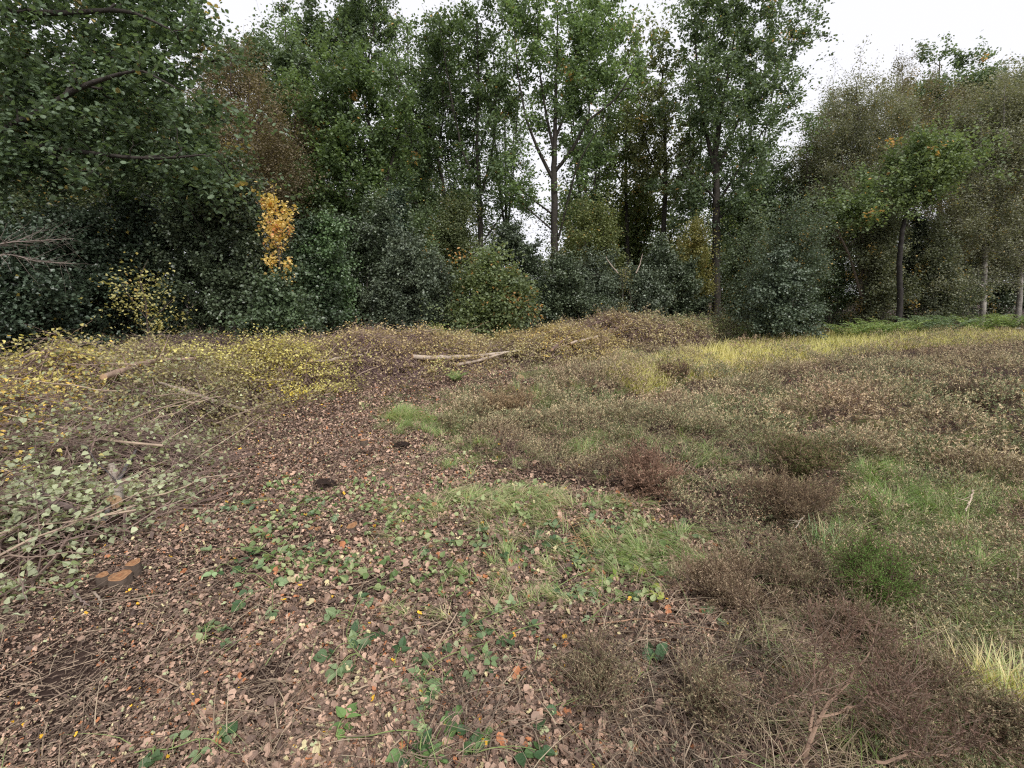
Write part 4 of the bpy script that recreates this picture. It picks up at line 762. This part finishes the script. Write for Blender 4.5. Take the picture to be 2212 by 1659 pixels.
# yellow band of rough grass at the far side of the heath
x, y = scatter(rng, 170000, 7, 26, 1.3, 56); px, py = project(x, y, 0 * x)
BAND = [(1300, 815), (1480, 775), (1650, 750), (1850, 733), (2212, 712), (3200, 690), (3200, 718), (2212, 748), (1900, 768), (1640, 800), (1480, 830), (1400, 865)]
k_ = inpoly(px, py + (fbm(x, y, 1., 3) - .5) * 20, BAND); x = x[k_]; y = y[k_]; n = len(x)
col = mixc((.3, .35, .1), (.68, .58, .22), fbm(x, y, 1.5, 5) * .9 + rng.rand(n) * .25); blades(g, x, y, rng.uniform(.25, .6, n), rng.uniform(.004, .007, n), col, rng, .45)
# lush green in the heath at the right
for a in [(1990, 1090, 150, 60, 4200, .3, .8, .15), (1900, 1050, 70, 50, 1800, .3, .7, .15), (2050, 1180, 140, 60, 2400, .3, .85, .3), (1850, 1180, 90, 60, 900, .22, .8, .2), (2180, 1330, 80, 60, 700, .3, .9, .3), (2100, 1420, 150, 80, 1200, .3, .95, .6), (2060, 1560, 200, 60, 1800, .4, 1., .7), (1950, 1600, 150, 60, 900, .35, 1., .8)]:
    grasspatch(g, rng, *a[:5], a[5], a[6], a[7], c0=(.1, .17, .04), c1=(.27, .38, .1))
# loose dry blades through the heath and litter
x, y = scatter(rng, 17000, 1.2, 9, 1.5, 58); hm = heathmask(x, y); k_ = (hm | (rng.rand(len(x)) < .12)) & (heap(x, y) < .05); x = x[k_]; y = y[k_]; n = len(x)
col = mixc((.2, .14, .09), (.46, .37, .25), rng.rand(n)); s = rng.rand(n) < .1; col[s] = np.array((.22, .3, .1)) * rng.uniform(.7, 1.2, (s.sum(), 1))
hz = .10 * fbm(x, y, .9, 15)
blades(g, x, y, rng.uniform(.1, .35, n), rng.uniform(.0009, .002, n), col, rng, .85, z=gz(x, y) + hz)
tag(g.build('grass', M_GRASS), 'green and straw coloured grass lying flattened and in a yellow band', 'grass', None, 'stuff')

# low growth and dead leaves on the floor of the wood
g = Geo(); x, y = scatter(rng, 60000, 12, 45, 1.0, 58); px, py = project(x, y, 0 * x); k_ = (py < 738 - np.clip((px - 1500) / 700, 0, 1) * 28); x = x[k_]; y = y[k_]; n = len(x)
m = fbm(x, y, 3., 40); P = np.stack([x, y, gz(x, y) + rng.rand(n) ** 1.7 * (.1 + .8 * np.clip(m - .35, 0, 1) * 1.6)], -1)
col = mixc((.1, .065, .045), (.06, .09, .04), np.clip((m - .4) * 6, 0, 1)) * rng.uniform(.5, 1.6, (n, 1)); s = rng.rand(n) < .12; col[s] = (.2, .17, .07)
leaves(g, P, rng.uniform(.08, .2, n), DIAMOND, col, rng, up=.4)
tag(g.build('undergrowth', M_LEAF), 'dead leaves and low green growth on the floor of the wood', 'undergrowth', None, 'stuff')

# heather
def cells(x, y, s=.5):
    gx, gy = np.floor(x / s), np.floor(y / s); best = np.zeros(len(x)); cid = np.zeros(len(x))
    for i in (-1, 0, 1):
        for j in (-1, 0, 1):
            a = (gx + i).astype(int); b = (gy + j).astype(int); r1 = _tab[a % 256, b % 256]; r2 = _tab[(a + 91) % 256, (b + 47) % 256]; r3 = _tab[(a + 13) % 256, (b + 171) % 256]
            d = np.hypot(x - (a + r1) * s, y - (b + r2) * s) / (s * (.55 + .5 * r3)); h = (.35 + .65 * r2 * r3 * 1.6) * np.sqrt(np.clip(1 - d * d, 0, 1))
            cid = np.where(h > best, r3, cid); best = np.maximum(best, h)
    return best, cid
def hheight(x, y):
    return (.35 * hh0(x, y) + .42 * np.clip(.3 + (np.hypot(x, y) - 1.5) / 6, .3, 1) * cells(x, y)[0] * (.35 + fbm(x, y, 1.5, 17)))
def hh0(x, y):
    r = np.hypot(x, y); b = .6 * fbm(x, y, 1.1, 15) + .4 * fbm(x, y, .5, 16)
    return np.clip((b - .33) * 2.2, .03, .75) * np.clip(.15 + (r - 1.5) / 7, .15, .9) + .03
def sprigs(g, P, d, L, c0, c1, rng, nl=8, lw=.006, stem=.0012, tip=None):
    n = len(P); t = np.linspace(0, 1, 4)[None, :, None]
    bend = rng.normal(size=(n, 1, 3)) * .12; q = P[:, None] + (d[:, None] + bend * t) * L[:, None, None] * t
    tubes(g, q, (stem * (1.3 - t[..., 0])) * np.ones((n, 1)), 3, (.12, .08, .06))
    ti = rng.uniform(.25, 1., (n, nl, 1)); base = P[:, None] + (d[:, None] + bend * ti) * L[:, None, None] * ti
    dd = norm(d[:, None] * .9 + rng.normal(size=(n, nl, 3)) * .75); sd = norm(np.cross(dd, rng.normal(size=(n, nl, 3))))
    l = lw * rng.uniform(1.6, 3.6, (n, nl, 1)); w = lw * .55
    v = np.stack([base - sd * w, base + sd * w, base + dd * l], 2)
    tone = np.clip(rng.rand(n, 1) * .7 + rng.rand(n, nl) * .3, 0, 1).reshape(-1)
    cc = (np.repeat(c0, nl, 0) * (1 - tone[:, None]) + np.repeat(c1, nl, 0) * tone[:, None])
    if tip is not None:
        s = (ti.reshape(-1) > .62) & (np.repeat(rng.rand(n) < .6, nl)); cc[s] = np.repeat(tip, nl, 0)[s] * rng.uniform(.7, 1.2, (s.sum(), 1))
    g.add(v, np.arange(n * nl * 3).reshape(-1, 3), np.repeat(cc, 3, 0))
g = Geo()
for (nn, r0, r1, nl, lw, Ls, st) in [(70000, 1.2, 6, 10, .0045, (.04, .11), .0011), (140000, 5.5, 24, 9, .0095, (.07, .17), .0018)]:
    x, y = scatter(rng, nn, r0, r1, 1.35, 60); k_ = heathmask(x, y) & (rng.rand(len(x)) < .12 + 4. * hheight(x, y)); x = x[k_]; y = y[k_]; n = len(x)
    h = hheight(x, y); e = .12; gx = (hheight(x + e, y) - hheight(x - e, y)) / (2 * e); gy = (hheight(x, y + e) - hheight(x, y - e)) / (2 * e)
    z = gz(x, y) + h * rng.rand(n) ** .25 - .05
    d = norm(np.stack([-gx * 1.1, -gy * 1.1, 0 * gx + .75], -1) + rng.normal(size=(n, 3)) * (.5, .5, .3))
    m = fbm(x, y, 1.3, 25); m2 = fbm(x, y, .5, 26)
    bm = np.clip(m * 1.6 - .75 + (cells(x, y)[1] - .5) * 1.3, 0, 1); c0 = mixc((.085, .105, .06), (.15, .11, .08), bm); c1 = mixc((.34, .37, .22), (.48, .37, .28), bm)
    tipc = mixc((.48, .45, .28), (.6, .45, .34), m2)
    sprigs(g, np.stack([x, y, z], -1), d, rng.uniform(*Ls, n), c0, c1, rng, nl, lw, st, tipc)
# woody tangle low in the heather
x, y = scatter(rng, 16000, 1.2, 7, 1.5, 60); k_ = heathmask(x, y); x = x[k_]; y = y[k_]; n = len(x); a = rng.rand(n) * 6.28
d = norm(np.stack([np.cos(a), np.sin(a), rng.uniform(-.1, .7, n)], -1)); P0 = np.stack([x, y, gz(x, y) + .01 + rng.rand(n) * .06], -1); t = np.linspace(0, 1, 5)[None, :, None]
q = P0[:, None] + d[:, None] * rng.uniform(.08, .3, n)[:, None, None] * t; q[:, 1:4] += rng.normal(size=(n, 3, 3)) * .012
tubes(g, q, rng.uniform(.0009, .0026, n)[:, None] * (1.2 - t[..., 0]), 3, mixc((.09, .065, .055), (.28, .2, .16), rng.rand(n) ** 1.5))
tag(g.build('heather', M_HEATH), 'brown and olive heather covering the open heath on the right', 'heather', None, 'stuff')

# dead heather wood and roots lying tangled over the near litter
g = Geo(); x, y = scatter(rng, 42000, 1.05, 6.5, 1.6, 60); px, py = project(x, y, 0 * x); w_ = fbm(x, y, .5, 51)
edge = 1620 - (py - 1000) * 1.15 + (w_ - .5) * 900
k_ = (px > edge) & (rng.rand(len(x)) < 2.4 * w_ - .92) & (heap(x, y) < .05); x = x[k_]; y = y[k_]; n = len(x)
a = rng.rand(n) * 6.28; cu = rng.normal(size=n) * 1.4; L = rng.uniform(.06, .34, n); t = np.linspace(0, 1, 7)[None]
an_ = a[:, None] + cu[:, None] * t; st_ = (L / 6)[:, None]; xx = x[:, None] + np.cumsum(np.cos(an_) * st_, 1); yy = y[:, None] + np.cumsum(np.sin(an_) * st_, 1)
zz = gz(xx, yy) + .012 + rng.rand(n)[:, None] * .035 + np.sin(t * math.pi) * rng.uniform(0, .05, n)[:, None] + rng.normal(size=(n, 7)) * .003
tubes(g, np.stack([xx, yy, zz], -1), rng.uniform(.0008, .0022, n)[:, None] * (1.2 - .7 * t), 3, mixc((.07, .05, .04), (.4, .31, .22), rng.rand(n) ** 1.8))
tag(g.build('dead_heather_twigs', M_TWIG), 'brown dead heather twigs tangled over the litter at the right', 'twigs', None, 'stuff')

# individual heather plants
def heather_bush(name, label, px, py, w, h, n, c0, c1, tip, seed, lean=(0, 0), bare=False, limbs=None, D=None):
    rng = np.random.RandomState(seed); b = on(px, py); root = empty(name, b, label, 'heather plant', None)
    gt = Geo(); L = []
    if limbs:
        for l in limbs: L.append(np.array([[*P3(a, c, D + dd), r] for a, c, dd, r in l]))
    else:
        for s in range(12):
            a = rng.rand() * 6.28; rr = rng.uniform(.2, .9) * w; tz = h * rng.uniform(.6, .95)
            L.append(np.array([[b[0], b[1], b[2] - .02, .006], [b[0] + math.cos(a) * rr * .5, b[1] + math.sin(a) * rr * .5, b[2] + tz * .45, .004], [b[0] + math.cos(a) * rr + lean[0], b[1] + math.sin(a) * rr + lean[1], b[2] + tz, .0015]]))
    nodes = []
    for l in L:
        q = resample(l, 14); q[:, :3] += rng.normal(size=(14, 3)) * .004; tubes(gt, q[:, :3], q[:, 3], 6, (.3, .2, .14) if limbs else (.14, .1, .08)); nodes.append(q[4:, :3])
    nodes = np.concatenate(nodes); m = 260 if limbs else 150
    i = rng.randint(0, len(nodes), m); dd = norm(rng.normal(size=(m, 3)) * (1, 1, .5) + (0, 0, .5)); t = np.linspace(0, 1, 5)[None, :, None]
    q = nodes[i, None] + dd[:, None] * rng.uniform(.06, .2, m)[:, None, None] * (w / .3) * t + rng.normal(size=(m, 5, 3)) * .008 * t
    tubes(gt, q, .0016 * (1.3 - t[..., 0]) * np.ones((m, 1)), 4, (.21, .15, .11)); gt.build('stems', M_TWIG, root)
    i = rng.randint(0, m, n); ti = rng.rand(n, 1); P = q[i, 0] * (1 - ti) + q[i, 4] * ti + rng.normal(size=(n, 3)) * .012
    d = norm(dd[i] + rng.normal(size=(n, 3)) * .5 + (0, 0, .5)); g = Geo(); o = np.ones((n, 1))
    sprigs(g, P, d, rng.uniform(.03, .08, n) * (.8 if limbs else 1.1), o * c0, o * c1, rng, 9, .0035 if limbs or py > 1100 else .006, .0009, None if tip is None else o * tip)
    g.build('foliage', M_HEATH, root); return root
BRN = ((.12, .095, .06), (.29, .23, .155), (.36, .27, .18)); GRN = ((.06, .1, .03), (.17, .26, .09), None)
def c3(cx, cy): return 1444 + .3472 * cx, 1083 + .3472 * cy
lim = [[(850, 1560, 0, .011), (880, 1430, .02, .009), (990, 1310, .06, .0075), (1060, 1170, .1, .006), (1110, 1080, .14, .0055), (1210, 1040, .18, .004), (1270, 900, .22, .003), (1275, 820, .25, .002)],
       [(880, 1430, .02, .007), (900, 1250, .08, .0055), (915, 1060, .14, .0045), (910, 920, .2, .003), (920, 800, .25, .0015)],
       [(915, 1100, .12, .0045), (1010, 1000, .17, .004), (1060, 900, .22, .003), (1130, 760, .28, .0025), (1165, 690, .32, .0015)],
       [(940, 1350, .04, .006), (1100, 1290, .08, .0045), (1230, 1250, .1, .0035), (1280, 1160, .15, .002), (1390, 1150, .2, .001)],
       [(1070, 1180, .1, .004), (900, 1200, .0, .003), (760, 1200, -.02, .002), (640, 1280, -.05, .001)],
       [(1100, 1290, .08, .004), (1300, 1240, .1, .003), (1480, 1220, .15, .0025), (1600, 1140, .2, .0015), (1740, 1200, .2, .001)],
       [(1300, 1640, -.12, .006), (1500, 1560, -.1, .005), (1700, 1590, -.1, .004), (1900, 1480, -.05, .002)],
       [(1500, 1560, -.1, .004), (1480, 1380, 0, .003), (1470, 1180, .1, .002)], [(1290, 1160, .15, .003), (1400, 1330, .05, .0025), (1420, 1100, .15, .0015)]]
lim[0].insert(0, (835, 1760, -.02, .012)); lim = [[(*c3(a, b_), dd, r * .8) for a, b_, dd, r in l] for l in lim]
heather_bush('heather_bush', 'nearly bare woody heather with crooked tan stems at the bottom right', 1739, 1624, .3, .4, 1300, (.09, .07, .05), (.2, .14, .11), (.18, .12, .1), 400, limbs=lim, D=1.38)
GRB = ((.09, .09, .055), (.24, .22, .14), (.32, .26, .18))
for a in [('wiry grey-brown heather left of the nearly bare woody one', 1520, 1560, .2, .2, 900, 410), ('wiry heather between the bare woody one and the bright grass tuft', 1960, 1500, .2, .22, 900, 411), ('wiry heather rising above the top of the bare woody one', 1840, 1400, .2, .24, 1000, 412),
          ('dark wiry heather at the bottom right corner of the picture', 2130, 1620, .22, .24, 1500, 413), ('low wiry heather near the middle of the bottom edge', 1290, 1500, .2, .12, 900, 414), ('olive heather tuft between rusty heather and the fresh green plant', 1700, 1290, .24, .24, 1600, 415)]:
    heather_bush('heather_bush', *a[:6], *GRB, a[6])
heather_bush('heather_bush', 'fresh green heather plant standing in front of flattened grass at the right', 1885, 1330, .22, .38, 4200, *GRN, 401)
heather_bush('heather_bush', 'dead brown heather tuft standing alone at the left tip of the heath', 1065, 915, .38, .42, 2600, *BRN, 402, lean=(.25, 0))
heather_bush('heather_bush', 'wide dark brown heather mound above the fresh green plant', 1700, 1130, .42, .28, 4500, (.09, .08, .05), (.25, .2, .14), (.34, .26, .18), 403)
heather_bush('heather_bush', 'olive heather tuft on the wide brown mound, centre right', 1720, 1045, .3, .36, 3200, (.06, .065, .03), (.15, .165, .075), (.2, .15, .1), 404)
heather_bush('heather_bush', 'reddish brown flattened heather at the left foot of the heath', 1390, 1060, .45, .16, 3200, (.12, .082, .06), (.28, .19, .145), (.33, .22, .17), 405)
heather_bush('heather_bush', 'small brown heather tuft beyond the dead brown one, nearer the yellow grass', 1455, 838, .4, .42, 1800, (.07, .055, .04), (.16, .115, .085), (.2, .13, .1), 406)
heather_bush('heather_bush', 'dark brown heather clump in the right middle of the heath', 2095, 900, .45, .4, 2600, (.045, .04, .028), (.12, .1, .07), (.13, .09, .075), 407)
heather_bush('heather_bush', 'low rusty heather left of the nearly bare woody one', 1580, 1300, .3, .14, 2800, (.12, .1, .065), (.3, .24, .17), (.38, .3, .22), 408)

# tufts of grass that stand on their own
def tuft(label, px, py, n, L, lay, c0, c1, seed, w=.003, st=.15, spread=.06):
    rng = np.random.RandomState(seed); b = on(px, py); x = b[0] + rng.normal(size=n) * spread; y = b[1] + rng.normal(size=n) * spread
    col = mixc(c0, c1, rng.rand(n)); s = rng.rand(n) < st; col[s] = np.array((.6, .5, .25)) * rng.uniform(.7, 1.1, (s.sum(), 1)); g = Geo()
    blades(g, x, y, rng.uniform(.5, 1.1, n) * L, w * rng.uniform(.6, 1.2, n), col, rng, lay, k=7)
    return tag(g.build('grass_tuft', M_GRASS), label, 'grass tuft', 'separate tufts of grass in the clearing')
tuft('bright yellow-green tuft of broad upright grass at the lower right edge', 2165, 1540, 360, .32, .45, (.26, .32, .09), (.5, .52, .24), 1, .0036, .45, .055)
tuft('fine pale grass tuft beside the far path, left of the heath', 1170, 868, 240, .34, .45, (.2, .3, .08), (.42, .48, .16), 2)
tuft('green tuft in the sparse middle of the heath', 1262, 985, 120, .28, .6, (.2, .32, .1), (.4, .5, .2), 3)
tuft('small bright green tuft left of the green one in the heath', 1040, 960, 140, .16, .6, (.2, .32, .08), (.38, .48, .15), 4)
tuft('upright fresh green tuft left of the fresh green heather plant', 1770, 1190, 60, .26, .4, (.16, .28, .1), (.32, .45, .2), 5)
tuft('dome shaped grass tussock at the left end of the flattened grass', 862, 905, 420, .24, .85, (.17, .25, .06), (.38, .43, .14), 6, .002, .2, .09)
tuft('second dome tussock right of the left end one', 930, 908, 360, .22, .9, (.15, .23, .07), (.34, .4, .14), 7, .002, .2, .1)
tuft('tall fine grass stems at the far tip of the clearing', 1385, 812, 180, .5, .4, (.2, .25, .08), (.4, .42, .16), 8, .003, .4, .15)
tuft('lone tall seeding grass stalks at the right edge of the heath', 2140, 1030, 12, .5, .25, (.4, .42, .16), (.5, .5, .25), 9, .002, .5, .05)
tuft('green grass clump amid the lush patch on the right', 1905, 1110, 200, .28, .6, (.15, .27, .06), (.32, .45, .14), 10, .003, .1, .08)

# bracken and ferns at the foot of the wood
def fern(label, px, py, nf, L, c0, c1, seed):
    rng = np.random.RandomState(seed); b = on(px, py); g = Geo(); P = []; Dd = []; S = []; gs = Geo()
    for f in range(nf):
        a = rng.rand() * 6.28; l = L * rng.uniform(.7, 1.1); t = np.linspace(0, 1, 12)
        q = np.stack([b[0] + math.cos(a) * l * t * .75, b[1] + math.sin(a) * l * t * .75, b[2] + l * (1.05 * t - .55 * t ** 2)], -1); tubes(gs, q, .004 * (1.1 - t), 4, (.2, .2, .08))
        for i in range(2, 12):
            sd = np.array([-math.sin(a), math.cos(a), 0]); wl = l * .24 * (1 - (i - 2) / 11)
            for s in (-1, 1):
                for k in range(5):
                    P.append(q[i] + sd * s * wl * k / 5 + (0, 0, -.03 * k / 5)); Dd.append(sd * s * .6 + (q[i] - q[i - 1]) / l * 3); S.append(wl * .34 + .02)
    P = np.array(P); n = len(P); root = empty('fern', b, label, 'fern', 'ferns at the foot of the wood'); gs.build('stalks', M_TWIG, root)
    leaves(g, P, np.array(S), DIAMOND, mixc(c0, c1, rng.rand(n)), rng, up=1.5, dirs=np.array(Dd), wid=.8); g.build('fronds', M_LEAF, root)
for k, (px, py, L, lab) in enumerate([(1830, 738, .8, 'leftmost bright fern below the triple stemmed birch'), (1885, 736, .9, 'bright green fern right of the leftmost one'), (1935, 732, .9, 'bright green fern in the middle of the row'), (1985, 728, .9, 'blue-green fern under the dark holly'),
                                      (2040, 728, 1., 'large blue-green fern left of the white flared trunk'), (2110, 722, 1., 'green fern in front of the white flared trunk'), (2180, 716, 1., 'fern at the right photo edge below the white trunks'), (1640, 742, .7, 'dark fern at the foot of the glinting holly'), (985, 822, .3, 'low grey-green fern on the brash edge left of the mossy log')]):
    gy = k in (3, 4); L *= 1. if k > 7 else 1.5; fern(lab, px, py, 16 if k < 8 else 7, L, (.06, .09, .045) if gy else (.08, .12, .035), (.13, .18, .1) if gy else (.19, .25, .08), 500 + k)

# ---------------------------------------------------------------- brambles
def c2(cx, cy): return 713 + .3472 * cx, 1083 + .3472 * cy
def c1_(cx, cy): return .3472 * cx, 1083 + .3472 * cy
def bramble(label, stem, spots, seed, conv=c2, size=.052, tri=True, col0=(.045, .085, .035), col1=(.23, .29, .16), scol=(.2, .26, .09), h=.045, r=.0025):
    rng = np.random.RandomState(seed)
    st = [on(*conv(*s)) for s in stem]; root = empty('bramble', st[0], label, 'bramble', 'bramble runners trailing over the leaf litter')
    q = resample(np.array(st), max(16, len(st) * 6)); q[:, 2] = gz(q[:, 0], q[:, 1]) + h + .015 * np.sin(np.linspace(0, 9, len(q)) + seed)
    gs = Geo(); tubes(gs, q, np.linspace(r, r * .5, len(q)), 7, scol)
    g = Geo(); P = []; Dd = []; S = []; cc = []
    spots = list(spots) + [(a + rng.normal() * 28, b + rng.normal() * 20) for a, b in spots[::2]]
    for cx, cy in spots:
        c = on(*conv(cx, cy)); c[2] += .03 + rng.rand() * .02; i = np.linalg.norm(q[:, :2] - c[:2], axis=1).argmin(); w = q[i]
        t = np.linspace(0, 1, 6)[:, None]; pt = w + (c - w) * t + np.array([0, 0, .02]) * np.sin(t * math.pi); tubes(gs, pt, np.full(6, .0013), 5, scol)
        d = c[:2] - w[:2]; a = math.atan2(d[1], d[0]) if np.hypot(*d) > .015 and rng.rand() < .7 else rng.rand() * 6.28
        tone = rng.rand() ** 1.3
        for da in ((0, 1.15, -1.15) if tri else (0,)):
            dv = np.array([math.cos(a + da), math.sin(a + da), 0]); P.append(c + dv * size * (.28 if da == 0 else .06)); Dd.append((math.cos(a + da), math.sin(a + da), rng.uniform(-.35, .15))); S.append(.72 * size * (1.15 if da == 0 else .9) * rng.uniform(.8, 1.15)); tn = np.clip(tone + rng.normal() * .22, 0, 1); cc.append(np.array(col0) * (1 - tn) + np.array(col1) * tn)
    n = len(P); leaves(g, np.array(P), np.array(S), BRAMBLE, np.array(cc) * rng.uniform(.85, 1.15, (n, 1)), rng, dirs=np.array(Dd), nrm=np.tile((0, -.25, 1.), (n, 1)) + rng.normal(size=(n, 3)) * .3, wid=1.05)
    gs.build('stem', M_TWIG, root, True); g.build('foliage', M_BRAM, root); return root
bramble('long straight green bramble runner crossing the centre diagonally', [(1615, 490), (1330, 620), (1030, 755), (800, 880), (620, 1000)], [(1000, 740), (860, 800), (850, 760), (960, 860), (900, 870), (1130, 690), (1060, 920), (720, 960), (1240, 820)], 1)
bramble('lower bramble runner with pale three-part leaves in the centre foreground', [(1330, 830), (1080, 870), (900, 960), (720, 1050), (610, 1120), (570, 1230), (590, 1380)], [(560, 1120), (520, 1170), (680, 1180), (720, 1150), (860, 1010), (960, 1000), (980, 1070), (870, 1120), (640, 1260), (600, 1340), (560, 1400), (570, 1040), (620, 1050)], 2, col1=(.24, .32, .16))
bramble('curved bramble loop bending like a bow in the left centre foreground', [(170, 690), (125, 770), (105, 870), (120, 960), (180, 1020), (260, 1070), (440, 1080)], [(190, 640), (60, 740), (150, 860), (220, 900), (170, 960), (150, 1060), (60, 1110), (20, 1010), (440, 990), (300, 860), (30, 760)], 3, size=.07)
bramble('thorny green bramble stem along the bottom edge with big dark leaves', [(40, 1510), (260, 1530), (460, 1520), (620, 1520), (740, 1580), (920, 1650)], [(560, 1610), (600, 1570), (480, 1620), (780, 1500), (770, 1440), (1000, 1520), (900, 1610), (1170, 1630), (90, 1440), (1280, 1620), (620, 1640)], 4, size=.075, col1=(.16, .25, .09))
bramble('short bramble runner forking right from the end of the long straight one', [(1615, 490), (1700, 560), (1830, 660)], [(1640, 600), (1660, 650), (1480, 610), (1430, 600), (1520, 580), (1780, 660), (1900, 640), (1700, 540), (1620, 770)], 5, col1=(.26, .33, .19))
bramble('tan bramble cane arching over dark leaves in the upper centre', [(1600, 370), (1560, 270), (1500, 190), (1440, 150)], [(1380, 150), (1400, 200), (1600, 160), (1660, 170), (1480, 290), (1530, 310), (1550, 400), (1640, 340), (1720, 220), (1680, 270), (1440, 320), (1460, 270)], 6, scol=(.42, .25, .12), size=.06)
bramble('dark leaved bramble patch left of the tan cane', [(1350, 290), (1250, 290), (1120, 290), (950, 310), (780, 290)], [(1330, 290), (1290, 260), (1200, 310), (1260, 330), (1100, 370), (920, 310), (980, 310), (760, 290), (570, 340), (1300, 230), (960, 220)], 7, size=.055, scol=(.15, .18, .07))
bramble('bramble spray with yellow and green leaves right of the tan cane', [(1680, 320), (1780, 400), (1850, 450), (1950, 520)], [(1790, 370), (1850, 390), (1870, 440), (1780, 500), (1720, 520), (2050, 570), (1980, 600), (1910, 470), (2150, 490)], 8, col0=(.14, .2, .05), col1=(.35, .38, .12), size=.06)
bramble('wilted bramble shoot lying at the lower left', [(850, 1650), (950, 1600), (1150, 1590), (1320, 1560), (1420, 1610), (1500, 1630)], [(960, 1640), (1120, 1530), (1400, 1540), (1250, 1600)], 9, conv=c1_, size=.06)
bramble('small pale bramble seedling in the left leaf litter', [(1280, 910), (1290, 870), (1280, 820)], [(1250, 850), (1260, 900), (1400, 850), (1400, 930), (1300, 830)], 10, conv=c1_, size=.045, col1=(.28, .32, .17))
bramble('bramble shoot with dark upright leaves left of the flat orange stump', [(1700, 560), (1600, 520), (1500, 470), (1420, 450)], [(1690, 560), (1520, 540), (1500, 470), (1450, 460), (1340, 480), (1560, 590), (1600, 450), (1700, 720), (1500, 690)], 11, conv=c1_, size=.06, col1=(.24, .32, .17))
bramble('bramble shoot over pale leaves in front of the left stump pair', [(1850, 430), (1790, 400), (1720, 380), (1620, 360)], [(1790, 410), (1750, 350), (1900, 360), (1970, 350), (1650, 230), (1300, 350), (1580, 330), (2030, 420), (2150, 400)], 12, conv=c1_, size=.06)
bramble('leafy bramble on the dug soil at the left centre', [(2050, 100), (1950, 60), (1850, 30), (1720, 20)], [(1950, 20), (2000, 60), (2080, 120), (1850, 10), (1400, 60), (1480, 70), (1560, 40), (1780, 110), (1960, 100)], 13, conv=c1_, size=.06, col1=(.26, .33, .2))
bramble('bramble shoot with two folded leaves low in the right foreground', [(1990, 1060), (1960, 1120), (1900, 1180)], [(1990, 1070), (1960, 1040), (2020, 1030), (1300, 1360), (1500, 1330)], 14, tri=False, size=.09, col1=(.14, .22, .12))
bramble('bramble with lime leaves at the foot of the bare woody heather', [(1500, 900), (1560, 940), (1650, 990), (1700, 970)], [(1540, 930), (1600, 930), (1640, 1000), (1680, 970)], 15, conv=c3, size=.06, tri=False, col0=(.25, .32, .08), col1=(.38, .45, .16))
bramble('bramble leaves at the right end of the leafy flattened grass', [(650, 300), (580, 240), (500, 210)], [(600, 230), (680, 300), (540, 240), (110, 150), (120, 200), (200, 260), (260, 700), (300, 790), (180, 510), (70, 490), (40, 220)], 16, conv=c3, size=.055, col1=(.26, .33, .18))
# loose green leaves torn from the brambles
g = Geo(); n = 1500; zone = [(480, 1110), (620, 1030), (1000, 1040), (1250, 1050), (1480, 1140), (1420, 1320), (1100, 1340), (760, 1290), (450, 1230), (0, 1330), (0, 1220), (200, 1150)]
x, y = scatter(rng, 30000, 1.6, 6, 1.2, 58); px, py = project(x, y, 0 * x); k_ = inpoly(px, py, zone) & (rng.rand(len(x)) < np.clip(fbm(x, y, .4, 31) * 2.4 - .95, 0, 1)); x = x[k_][:n]; y = y[k_][:n]; n = len(x)
P = np.stack([x, y, gz(x, y) + .03 + rng.rand(n) * .02], -1); col = mixc((.085, .135, .045), (.34, .38, .2), rng.rand(n) ** 1.4)
leaves(g, P, rng.uniform(.02, .055, n), BRAMBLE, col, rng, up=.5, wid=1.05)
tag(g.build('fallen_green_leaves', M_BRAM), 'loose green leaves scattered over the brown litter', 'green leaves', None, 'stuff')
